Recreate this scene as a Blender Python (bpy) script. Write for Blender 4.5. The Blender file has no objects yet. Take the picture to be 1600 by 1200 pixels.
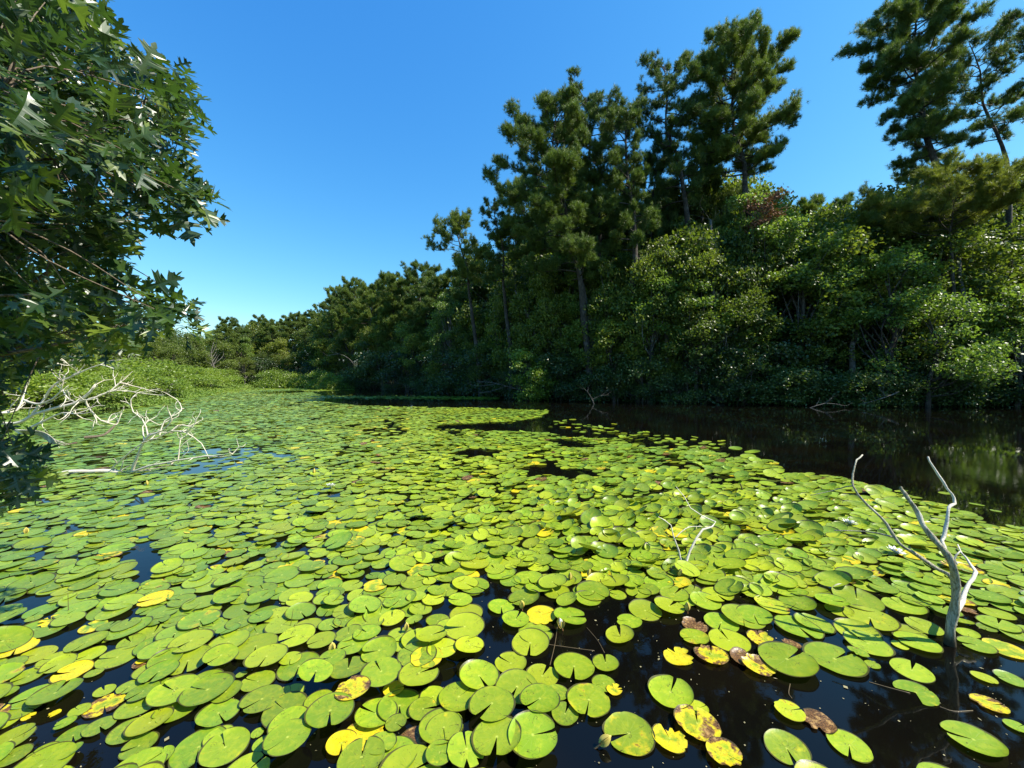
import bpy, math, random
import numpy as np
from mathutils import Vector

sc = bpy.context.scene
C = sc.collection
PI = math.pi
rs = np.random.RandomState(7)
random.seed(7)

# ------------------------------------------------------------------ camera
F = 614.0          # focal length measured on the 1600 px wide photograph
CH = 1.6           # eye height above the water
HY = 590.0         # row of the horizon
cd = bpy.data.cameras.new('camera'); cam = bpy.data.objects.new('camera', cd); C.objects.link(cam)
cd.sensor_width = 36.0; cd.lens = 36.0 * F / 1600.0
cd.clip_start = 0.05; cd.clip_end = 6000
cam.location = (0, 0, CH)
cam.rotation_euler = (PI/2 - math.atan((600 - HY)/F), 0, 0)
sc.camera = cam

# ------------------------------------------------------------------ light
SUN_EL = math.radians(50)
SUN_AZ = math.radians(100)     # from +Y (view direction) towards +X (right)
w = bpy.data.worlds.new('World'); sc.world = w; w.use_nodes = True
nt = w.node_tree; nt.nodes.clear()
so = nt.nodes.new('ShaderNodeOutputWorld'); bg = nt.nodes.new('ShaderNodeBackground')
sky = nt.nodes.new('ShaderNodeTexSky'); sky.sky_type = 'NISHITA'; sky.sun_disc = False
sky.sun_elevation = SUN_EL; sky.sun_rotation = SUN_AZ
sky.altitude = 0; sky.air_density = 1.0; sky.dust_density = 0.25; sky.ozone_density = 3.0
# colour of a very clear September sky: deeper blue overhead, still bright low down
sep = nt.nodes.new('ShaderNodeSeparateColor'); com = nt.nodes.new('ShaderNodeCombineColor'); nt.links.new(sky.outputs[0], sep.inputs[0])
for ch, (gain, pw) in enumerate(((.80, 1.5), (.96, .95), (1.10, .5))):
    a = nt.nodes.new('ShaderNodeMath'); a.operation = 'MULTIPLY'; a.inputs[1].default_value = .2176; nt.links.new(sep.outputs[ch], a.inputs[0])
    b = nt.nodes.new('ShaderNodeMath'); b.operation = 'POWER'; b.inputs[1].default_value = pw; nt.links.new(a.outputs[0], b.inputs[0])
    c = nt.nodes.new('ShaderNodeMath'); c.operation = 'MULTIPLY'; c.inputs[1].default_value = gain/.2176; nt.links.new(b.outputs[0], c.inputs[0]); nt.links.new(c.outputs[0], com.inputs[ch])
nt.links.new(com.outputs[0], bg.inputs[0])
bg.inputs[1].default_value = 0.109
nt.links.new(bg.outputs[0], so.inputs[0])
sl = bpy.data.lights.new('sun', 'SUN'); sl.energy = 5.0; sl.angle = math.radians(0.5); sl.color = (1.0, 0.94, 0.82)
sun = bpy.data.objects.new('sun', sl); C.objects.link(sun)
sdir = Vector((math.sin(SUN_AZ)*math.cos(SUN_EL), math.cos(SUN_AZ)*math.cos(SUN_EL), math.sin(SUN_EL)))
sun.rotation_euler = sdir.to_track_quat('Z', 'Y').to_euler(); sun.location = (20, 5, 40)
sc.view_settings.view_transform = 'Standard'; sc.view_settings.look = 'None'
sc.view_settings.exposure = 1.0; sc.view_settings.gamma = 1.0
sc.cycles.max_bounces = 6; sc.cycles.diffuse_bounces = 3; sc.cycles.glossy_bounces = 3
sc.cycles.transmission_bounces = 3; sc.cycles.sample_clamp_indirect = 4

# ------------------------------------------------------------------ helpers
def at(px, py, z):
    """pixel of the photograph at distance z -> point of the place"""
    return np.array(((px-800)/F*z, z, CH + (HY-py)/F*z))
def on_water(px, py):
    z = CH*F/(py-HY)
    return (px-800)/F*z, z
def mk(name, V, faces, mat, tone=None, uv=None, cool=None, smooth=True, parent=None, link=True):
    V = np.asarray(V, np.float32).reshape(-1, 3)
    me = bpy.data.meshes.new(name)
    faces = [np.asarray(f, np.int32) for f in faces if len(f)]
    li = np.concatenate([f.ravel() for f in faces])
    tot = np.concatenate([np.full(len(f), f.shape[1], np.int32) for f in faces])
    st = np.concatenate(([0], np.cumsum(tot)[:-1])).astype(np.int32)
    me.vertices.add(len(V)); me.vertices.foreach_set('co', V.ravel())
    me.loops.add(len(li)); me.loops.foreach_set('vertex_index', li)
    me.polygons.add(len(tot)); me.polygons.foreach_set('loop_start', st)
    me.polygons.foreach_set('use_smooth', np.full(len(tot), smooth, bool))
    me.update(calc_edges=True)
    if tone is not None:
        a = me.attributes.new('tone', 'FLOAT_COLOR', 'POINT')
        t = np.ones((len(V), 4), np.float32); t[:, :tone.shape[1]] = tone
        a.data.foreach_set('color', t.ravel())
    if uv is not None:
        l = me.uv_layers.new(name='UVMap'); l.data.foreach_set('uv', np.asarray(uv, np.float32)[li].ravel())
    if cool is not None: me.attributes.new('cool', 'FLOAT', 'POINT').data.foreach_set('value', np.asarray(cool, np.float32))
    me.materials.append(mat)
    o = bpy.data.objects.new(name, me)
    if link: C.objects.link(o)
    if parent: o.parent = parent
    return o
class MB:
    def __init__(s): s.V = []; s.F = {3: [], 4: []}; s.n = 0; s.T = []
    def add(s, V, Fs, tone=None):
        V = np.asarray(V, float).reshape(-1, 3)
        for f in Fs:
            f = np.asarray(f, int)
            if len(f): s.F[f.shape[1]].append(f + s.n)
        s.V.append(V); s.n += len(V)
        if tone is None: tone = np.tile([[.5, .5, .5]], (len(V), 1))
        s.T.append(tone)
    def tube(s, P, R, K=7, cap=True, wob=0.0):
        P = np.asarray(P, float); n = len(P); R = np.broadcast_to(np.asarray(R, float), (n,))
        T = np.gradient(P, axis=0); T /= np.linalg.norm(T, axis=1)[:, None] + 1e-9
        up = np.array((0.31, 0.17, 0.93)) if abs(T[0, 2]) < .8 else np.array((1, 0.1, 0))
        a = np.linspace(0, 2*PI, K, endpoint=False)
        V = []
        for i in range(n):
            u = up - T[i]*np.dot(up, T[i]); u /= np.linalg.norm(u)+1e-9; v = np.cross(T[i], u); up = u
            rr = R[i]*(1+wob*np.sin(a*2+i*1.3)+wob*.6*np.sin(a*3-i*.9))
            V.append(P[i] + np.cos(a)[:, None]*u*rr[:, None] + np.sin(a)[:, None]*v*rr[:, None])
        V = np.concatenate(V)
        i, j = np.meshgrid(np.arange(n-1), np.arange(K), indexing='ij'); j2 = (j+1) % K
        Q = np.stack((i*K+j, i*K+j2, (i+1)*K+j2, (i+1)*K+j), -1).reshape(-1, 4)
        fs = [Q]
        if cap:
            V = np.concatenate((V, [P[-1] + T[-1]*R[-1]*.6]))
            k = np.arange(K); fs.append(np.stack(((n-1)*K+k, (n-1)*K+(k+1) % K, np.full(K, n*K)), -1))
        s.add(V, fs)
    def build(s, name, mat, parent=None, link=True, smooth=True):
        fs = [np.concatenate(s.F[k]) for k in (3, 4) if s.F[k]]
        return mk(name, np.concatenate(s.V), fs, mat, tone=np.concatenate(s.T), parent=parent, smooth=smooth, link=link)
def tag(o, label=None, cat=None, group=None, kind=None):
    if label: o['label'] = label
    if cat: o['category'] = cat
    if group: o['group'] = group
    if kind: o['kind'] = kind
    return o
def empty(name, loc, rz=0):
    o = bpy.data.objects.new(name, None); C.objects.link(o); o.location = loc; o.rotation_euler = (0, 0, rz)
    o.empty_display_size = .2
    return o
def copy_tree(o):
    c = o.copy(); C.objects.link(c)
    for ch in o.children:
        d = ch.copy(); C.objects.link(d); d.parent = c
    return c
def smooth_path(P, k=4):
    """Catmull-Rom through the points"""
    P = np.asarray(P, float); out = []
    Q = np.concatenate(([2*P[0]-P[1]], P, [2*P[-1]-P[-2]]))
    for i in range(1, len(Q)-2):
        for t in np.linspace(0, 1, k, endpoint=False):
            a, b, c, d = Q[i-1], Q[i], Q[i+1], Q[i+2]
            out.append(.5*((2*b)+(-a+c)*t+(2*a-5*b+4*c-d)*t*t+(-a+3*b-3*c+d)*t**3))
    out.append(P[-1]); return np.array(out)

# ------------------------------------------------------------------ materials
class NT:
    def __init__(s, name):
        s.m = bpy.data.materials.new(name); s.m.use_nodes = True; s.t = s.m.node_tree; s.t.nodes.clear()
        s.out = s.t.nodes.new('ShaderNodeOutputMaterial')
    def n(s, typ, ins=None, **kw):
        nd = s.t.nodes.new('ShaderNode'+typ)
        for k, v in kw.items(): setattr(nd, k, v)
        for k, v in (ins or {}).items(): s.set(nd.inputs[k], v)
        return nd
    def set(s, sock, v):
        if isinstance(v, bpy.types.NodeSocket): s.t.links.new(v, sock)
        elif isinstance(v, (tuple, list)) and len(v) == 3 and sock.type == 'RGBA': sock.default_value = (*v, 1)
        else: sock.default_value = v
    def math(s, op, a, b=0.0, c=0.0, clamp=False):
        nd = s.t.nodes.new('ShaderNodeMath'); nd.operation = op; nd.use_clamp = clamp
        s.set(nd.inputs[0], a); s.set(nd.inputs[1], b); s.set(nd.inputs[2], c); return nd.outputs[0]
    def mix(s, f, a, b, bt='MIX'):
        nd = s.t.nodes.new('ShaderNodeMix'); nd.data_type = 'RGBA'; nd.blend_type = bt; nd.clamp_factor = True
        s.set(nd.inputs[0], f); s.set(nd.inputs[6], a); s.set(nd.inputs[7], b); return nd.outputs[2]
    def step(s, v, lo, hi):
        nd = s.t.nodes.new('ShaderNodeMapRange'); nd.interpolation_type = 'SMOOTHSTEP'
        s.set(nd.inputs['Value'], v); s.set(nd.inputs['From Min'], lo); s.set(nd.inputs['From Max'], hi); return nd.outputs[0]
    def noise(s, vec, scale, detail=3, rough=.55, dim='3D'):
        nd = s.n('TexNoise', {'Scale': scale, 'Detail': detail, 'Roughness': rough}, noise_dimensions=dim)
        if vec is not None: s.set(nd.inputs['Vector'], vec)
        return nd.outputs['Fac']

def leaf_mat(name, c_dark, c_mid, c_light, rough=.4, spec=.5, trans=.3, tr_col=None, objvar=.5):
    N = NT(name)
    tone = N.n('Attribute', attribute_name='tone'); sp = N.n('SeparateColor', {'Color': tone.outputs['Color']})
    oi = N.n('ObjectInfo')
    r = N.math('ADD', N.math('MULTIPLY', sp.outputs[0], 1-objvar), N.math('MULTIPLY', oi.outputs['Random'], objvar))
    cr = N.n('ValToRGB'); N.set(cr.inputs[0], r)
    e = cr.color_ramp.elements; e[0].position = .05; e[0].color = (*c_dark, 1); e[1].position = .95; e[1].color = (*c_light, 1)
    m_ = e.new(.5); m_.color = (*c_mid, 1)
    geo = N.n('NewGeometry')
    under = N.mix(.45, cr.outputs[0], tuple(min(1, x*1.25+.02) for x in c_mid))
    col = N.mix(geo.outputs['Backfacing'], cr.outputs[0], under)
    p = N.n('BsdfPrincipled', {'Base Color': col, 'Roughness': rough, 'Specular IOR Level': spec})
    t = N.n('BsdfTranslucent', {'Color': N.mix(1.0, col, tr_col or (1.6, 1.7, .8), 'MULTIPLY')})
    mx = N.n('MixShader', {0: trans, 1: p.outputs[0], 2: t.outputs[0]})
    N.t.links.new(mx.outputs[0], N.out.inputs[0]); return N.m
M = {}
M['pine'] = leaf_mat('pine_needles', (.035, .068, .014), (.082, .125, .020), (.17, .215, .03), .5, .35, .30)
M['broad'] = leaf_mat('broad_leaves', (.028, .054, .008), (.092, .128, .014), (.24, .27, .030), .45, .4, .36)
M['bright'] = leaf_mat('young_leaves', (.09, .15, .015), (.16, .23, .02), (.25, .31, .03), .4, .5, .35)
M['marsh'] = leaf_mat('marsh_leaves', (.06, .11, .015), (.12, .20, .025), (.22, .27, .04), .5, .3, .25, objvar=0)
M['shade'] = leaf_mat('shaded_shrub_leaves', (.016, .036, .007), (.042, .078, .012), (.12, .17, .025), .4, .6, .28)  # waterline shade under the canopy put into a darker shrub leaf colour
M['light'] = leaf_mat('sunlit_leaves', (.06, .11, .018), (.12, .185, .026), (.22, .28, .045), .42, .5, .36)  # paler leaf copy: sunlight on the bank's boughs put into the colour
M['pinelight'] = leaf_mat('sunlit_olive_needles', (.11, .13, .02), (.17, .19, .025), (.24, .25, .03), .5, .35, .35)  # olive needles with the flat-topped pine's sunlight put into the colour
M['oak'] = leaf_mat('oak_leaves', (.010, .030, .007), (.032, .070, .011), (.15, .20, .024), .36, .8, .34, objvar=0)
M['deadneedle'] = leaf_mat('dead_needles', (.10, .04, .02), (.16, .07, .035), (.2, .1, .05), .7, .2, .1)

def bark_mat(name, c1, c2, sc_=(6, 6, 1.2), bump=.5, rough=.85, extra=None, wet=False):
    N = NT(name); tc = N.n('TexCoord'); mp = N.n('Mapping', {'Vector': tc.outputs['Object'], 'Scale': sc_})
    n1 = N.noise(mp.outputs[0], 5, 6, .65); n2 = N.noise(tc.outputs['Object'], 3, 3)
    col = N.mix(N.step(n1, .35, .65), c1, c2)
    if extra: col = N.mix(N.step(n2, .5, .68), col, extra)
    if wet:
        zz = N.n('SeparateXYZ', {0: tc.outputs['Object']}).outputs[2]; col = N.mix(N.step(N.math('ADD', zz, N.math('MULTIPLY', n2, .08)), .14, .06), col, (.05, .04, .02))
    b = N.n('Bump', {'Strength': bump, 'Distance': .01, 'Height': n1})
    p = N.n('BsdfPrincipled', {'Base Color': col, 'Roughness': rough, 'Normal': b.outputs[0], 'Specular IOR Level': .25})
    N.t.links.new(p.outputs[0], N.out.inputs[0]); return N.m
M['bark'] = bark_mat('bark', (.022, .018, .014), (.075, .062, .05), extra=(.10, .09, .08))
M['greybark'] = bark_mat('grey_bark', (.05, .045, .04), (.14, .13, .11), extra=(.2, .19, .17))
M['bleached'] = bark_mat('bleached_wood', (.42, .37, .29), (.68, .63, .52), (25, 25, 25), .3, .8, extra=(.55, .47, .36))
M['stick'] = bark_mat('weathered_wood', (.17, .15, .09), (.42, .39, .29), (22, 22, 6), 1.0, .8, extra=(.60, .57, .46), wet=True)
M['twig'] = bark_mat('twig_bark', (.08, .06, .04), (.18, .14, .10), (20, 20, 20), .2)

def ground_mat():
    N = NT('forest_ground'); tc = N.n('TexCoord')
    n1 = N.noise(tc.outputs['Object'], .35, 5); n2 = N.noise(tc.outputs['Object'], 4, 6, .7)
    col = N.mix(N.step(n2, .35, .65), (.02, .016, .009), (.055, .045, .025))
    col = N.mix(N.step(n1, .42, .6), col, (.03, .055, .014))
    b = N.n('Bump', {'Strength': .8, 'Distance': .15, 'Height': n2})
    p = N.n('BsdfPrincipled', {'Base Color': col, 'Roughness': .9, 'Normal': b.outputs[0], 'Specular IOR Level': .1})
    N.t.links.new(p.outputs[0], N.out.inputs[0]); return N.m
def water_mat():
    N = NT('pond_water'); tc = N.n('TexCoord')
    mp = N.n('Mapping', {'Vector': tc.outputs['Object'], 'Scale': (1, 1, 1)})
    n1 = N.noise(mp.outputs[0], 9, 3, .6); n2 = N.noise(mp.outputs[0], 1.1, 2, .5); n3 = N.noise(mp.outputs[0], .25, 2, .5)
    h = N.math('ADD', N.math('MULTIPLY', n1, N.math('MULTIPLY', N.step(n3, .42, .62), .35)), N.math('MULTIPLY', n2, .5))
    b = N.n('Bump', {'Strength': .22, 'Distance': .012, 'Height': h})
    col = N.mix(N.step(n2, .4, .7), (.0022, .0022, .0018), (.0045, .0035, .002))
    p = N.n('BsdfPrincipled', {'Base Color': col, 'Roughness': .03, 'IOR': 1.333, 'Normal': b.outputs[0]})
    N.t.links.new(p.outputs[0], N.out.inputs[0]); return N.m
def pad_mat():
    N = NT('lily_pad_skin')
    uv = N.n('UVMap', uv_map='UVMap'); tone = N.n('Attribute', attribute_name='tone')
    sp = N.n('SeparateColor', {'Color': tone.outputs['Color']})
    rnd, yel, brn = sp.outputs[0], sp.outputs[1], sp.outputs[2]; spot = tone.outputs['Alpha']
    v = N.n('VectorMath', {0: uv.outputs[0], 1: (-.5, -.5, 0)}, operation='ADD').outputs[0]
    s = N.n('SeparateXYZ', {0: v}); x, y = s.outputs[0], s.outputs[1]
    r = N.math('MULTIPLY', N.math('SQRT', N.math('ADD', N.math('MULTIPLY', x, x), N.math('MULTIPLY', y, y))), 2)
    ang = N.math('ARCTAN2', y, x)
    off = N.n('CombineXYZ', {0: N.math('MULTIPLY', rnd, 37), 1: N.math('MULTIPLY', rnd, 91), 2: N.math('MULTIPLY', rnd, 13)})
    q = N.n('VectorMath', {0: v, 1: off.outputs[0]}, operation='ADD').outputs[0]
    nl = N.noise(q, 2.6, 4, .6); nm = N.noise(q, 7, 4, .6); nf = N.noise(q, 26, 3, .6)
    h1 = N.math('FRACT', N.math('MULTIPLY', rnd, 7.31))
    col = N.mix(h1, (.17, .30, .014), (.37, .43, .014))
    col = N.mix(N.math('MULTIPLY', N.step(N.math('FRACT', N.math('MULTIPLY', rnd, 3.7)), .65, 1), .7), col, (.10, .205, .018))
    col = N.mix(N.math('MULTIPLY', N.step(nm, .4, .75), .45), col, (.47, .48, .022))
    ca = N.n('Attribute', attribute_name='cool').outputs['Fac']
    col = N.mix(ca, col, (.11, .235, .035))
    dk = N.math('ADD', .74, N.math('MULTIPLY', N.math('FRACT', N.math('MULTIPLY', rnd, 23.3)), .38))
    col = N.mix(1.0, col, N.n('CombineColor', {0: dk, 1: dk, 2: dk}).outputs[0], 'MULTIPLY')
    # veins
    wob = N.math('ADD', ang, N.math('MULTIPLY', N.math('SUBTRACT', nm, .5), .25))
    vn = N.math('ABSOLUTE', N.math('SINE', N.math('MULTIPLY', wob, 7)))
    vein = N.math('MULTIPLY', N.math('SUBTRACT', 1.0, N.step(vn, 0, .16)), N.step(r, 1.0, .15))
    col = N.mix(N.math('MULTIPLY', vein, .45), col, (.42, .50, .10))
    col = N.mix(N.math('MULTIPLY', N.step(r, .09, .02), .6), col, (.55, .6, .10))
    # yellowing
    ym = N.step(N.math('ADD', nl, N.math('ADD', yel, N.math('MULTIPLY', N.math('MULTIPLY', r, r), N.math('MULTIPLY', yel, .45)))), .78, .98)
    ycol = N.mix(N.step(nm, .35, .65), (.72, .50, .012), (.50, .50, .02)); ycol = N.mix(N.math('MULTIPLY', N.step(nf, .55, .75), .5), ycol, (.42, .16, .02))
    col = N.mix(ym, col, ycol)
    # fine freckles and insect trails
    tr = N.math('ABSOLUTE', N.math('SUBTRACT', N.noise(q, 5, 2, .5), .5))
    trail = N.math('MULTIPLY', N.step(tr, .010, .004), N.step(N.noise(q, 3.2, 1), .50, .58))
    col = N.mix(N.math('MULTIPLY', trail, .8), col, (.05, .035, .012))
    fr = N.n('TexVoronoi', {'Vector': q, 'Scale': 17.0}); fm = N.step(fr.outputs['Distance'], .16, .08)
    fm = N.math('MULTIPLY', fm, N.step(N.math('ADD', nl, N.math('MULTIPLY', spot, .6)), .54, .64))
    col = N.mix(N.math('MULTIPLY', fm, .75), col, (.10, .05, .015))
    # rot from the rim inwards
    bm = N.step(N.math('ADD', N.math('ADD', nl, N.math('MULTIPLY', nf, .12)), N.math('ADD', brn, N.math('MULTIPLY', N.math('MULTIPLY', r, r), N.math('MULTIPLY', brn, .4)))), .86, .96)
    bcol = N.mix(N.step(nf, .35, .65), (.035, .016, .008), (.22, .11, .035)); bcol = N.mix(N.step(nm, .5, .68), bcol, (.40, .24, .08))
    col = N.mix(bm, col, bcol)
    col = N.mix(N.math('MULTIPLY', N.step(r, .945, .98), .9), col, (.05, .04, .012))  # dark leaf margin, widened to paint the shade line between overlapping pads
    rough = N.math('ADD', .33, N.math('MULTIPLY', nm, .14))
    hgt = N.math('ADD', N.math('MULTIPLY', vein, -.4), N.math('ADD', N.math('MULTIPLY', nm, 1.2), N.math('MULTIPLY', nf, .25)))
    b = N.n('Bump', {'Strength': .35, 'Distance': .004, 'Height': hgt})
    p = N.n('BsdfPrincipled', {'Base Color': col, 'Roughness': rough, 'Specular IOR Level': .45, 'Normal': b.outputs[0]})
    t = N.n('BsdfTranslucent', {'Color': col})
    geo = N.n('NewGeometry')
    under = N.mix(.5, col, (.20, .15, .05))
    N.set(p.inputs['Base Color'], N.mix(geo.outputs['Backfacing'], col, under))
    mx = N.n('MixShader', {0: .18, 1: p.outputs[0], 2: t.outputs[0]})
    N.t.links.new(mx.outputs[0], N.out.inputs[0]); return N.m
def plain(name, col, rough=.5, spec=.4, var=.25, sc_=30):
    N = NT(name); tc = N.n('TexCoord'); n = N.noise(tc.outputs['Object'], sc_, 3)
    c = N.mix(N.step(n, .35, .65), tuple(x*(1-var) for x in col), col)
    p = N.n('BsdfPrincipled', {'Base Color': c, 'Roughness': rough, 'Specular IOR Level': spec})
    N.t.links.new(p.outputs[0], N.out.inputs[0]); return N.m
M['ground'] = ground_mat(); M['water'] = water_mat(); M['pad'] = pad_mat()
M['sepal'] = plain('bud_sepal', (.55, .44, .09), .5); M['sepalbrown'] = plain('bud_base', (.34, .16, .06), .5)
M['petal'] = plain('white_petal', (.82, .82, .78), .5, .3, .06); M['stamen'] = plain('yellow_stamen', (.8, .55, .05))
M['debris'] = plain('leaf_litter', (.34, .30, .16), .7, .2, .5, 4)
M['stalk'] = plain('lily_stalk', (.10, .07, .03), .5)

# ------------------------------------------------------------------ ground and water
POND = np.array([(-6, -1.5), (-8.2, 3), (-11.5, 8), (-16, 12), (-20, 16), (-22, 24), (-27.5, 34), (-36, 48), (-46, 66), (-50, 76),
        (-40, 76), (-30, 64), (-20, 55), (-11, 45), (-4, 36.5), (0, 31), (5, 27), (10, 25), (16, 23.6), (26, 22), (36, 19.5), (50, 14), (60, 4), (40, -5), (10, -3)], float)
def sdist(X, Y):
    """signed distance to the pond's edge, positive on land"""
    P = np.stack((X, Y), -1); d = np.full(X.shape, 1e9); ins = np.zeros(X.shape, bool)
    for i in range(len(POND)):
        a, b = POND[i], POND[(i+1) % len(POND)]
        ab = b-a; t = np.clip(((P-a)@ab)/(ab@ab), 0, 1)
        d = np.minimum(d, np.linalg.norm(P-a-t[..., None]*ab, axis=-1))
        c = ((a[1] > Y) != (b[1] > Y)) & (X < (b[0]-a[0])*(Y-a[1])/(b[1]-a[1]+1e-12)+a[0]); ins ^= c
    return np.where(ins, -d, d)
def hgt(X, Y):
    X = np.asarray(X, float); Y = np.asarray(Y, float); d = sdist(X, Y)
    left = 1/(1+np.exp((X+0.52*Y+6)/3.0))           # marsh side
    behind = 1/(1+np.exp((Y+2)/1.0))
    dl = np.clip(d, 0, None)
    rise_r = .25*np.minimum(dl, 1.2) + 5.5*(1-np.exp(-(dl/22)**1.5)) + 3*(1-np.exp(-dl/150))
    rise_l = .12*np.minimum(dl, 2.0) + 4.5*(1-np.exp(-(np.clip(dl-14, 0, None)/35)**1.5))
    h = rise_r*(1-left) + rise_l*left
    h = np.where(behind > .5, .25*np.minimum(dl, 1.5)+.03*np.minimum(dl, 40), h)
    h = h + np.where(dl > 3, .25*np.sin(X*.31)*np.cos(Y*.27)*np.clip((dl-3)/8, 0, 1), 0)
    return np.where(d < 0, np.maximum(-1.1, d*.45)-.02, h)
u = np.linspace(-1, 1, 261); ax = 26*np.sinh(u*5.0)/np.sinh(1.0)*0.29*1.0
ax = np.sign(u)*(np.abs(u)*70 + (np.abs(u)**6)*1900)
GX, GY = np.meshgrid(ax, ax+20, indexing='ij'); GZ = hgt(GX, GY)
n = len(ax); ii, jj = np.meshgrid(np.arange(n-1), np.arange(n-1), indexing='ij')
Q = np.stack((ii*n+jj, (ii+1)*n+jj, (ii+1)*n+jj+1, ii*n+jj+1), -1).reshape(-1, 4)
tag(mk('ground', np.stack((GX, GY, GZ), -1), [Q], M['ground']), kind='structure')
wv = [(-70, -12, 0), (75, -12, 0), (75, 90, 0), (-70, 90, 0)]
tag(mk('water', wv, [np.array([[0, 1, 2, 3]])], M['water']), kind='structure')

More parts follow.
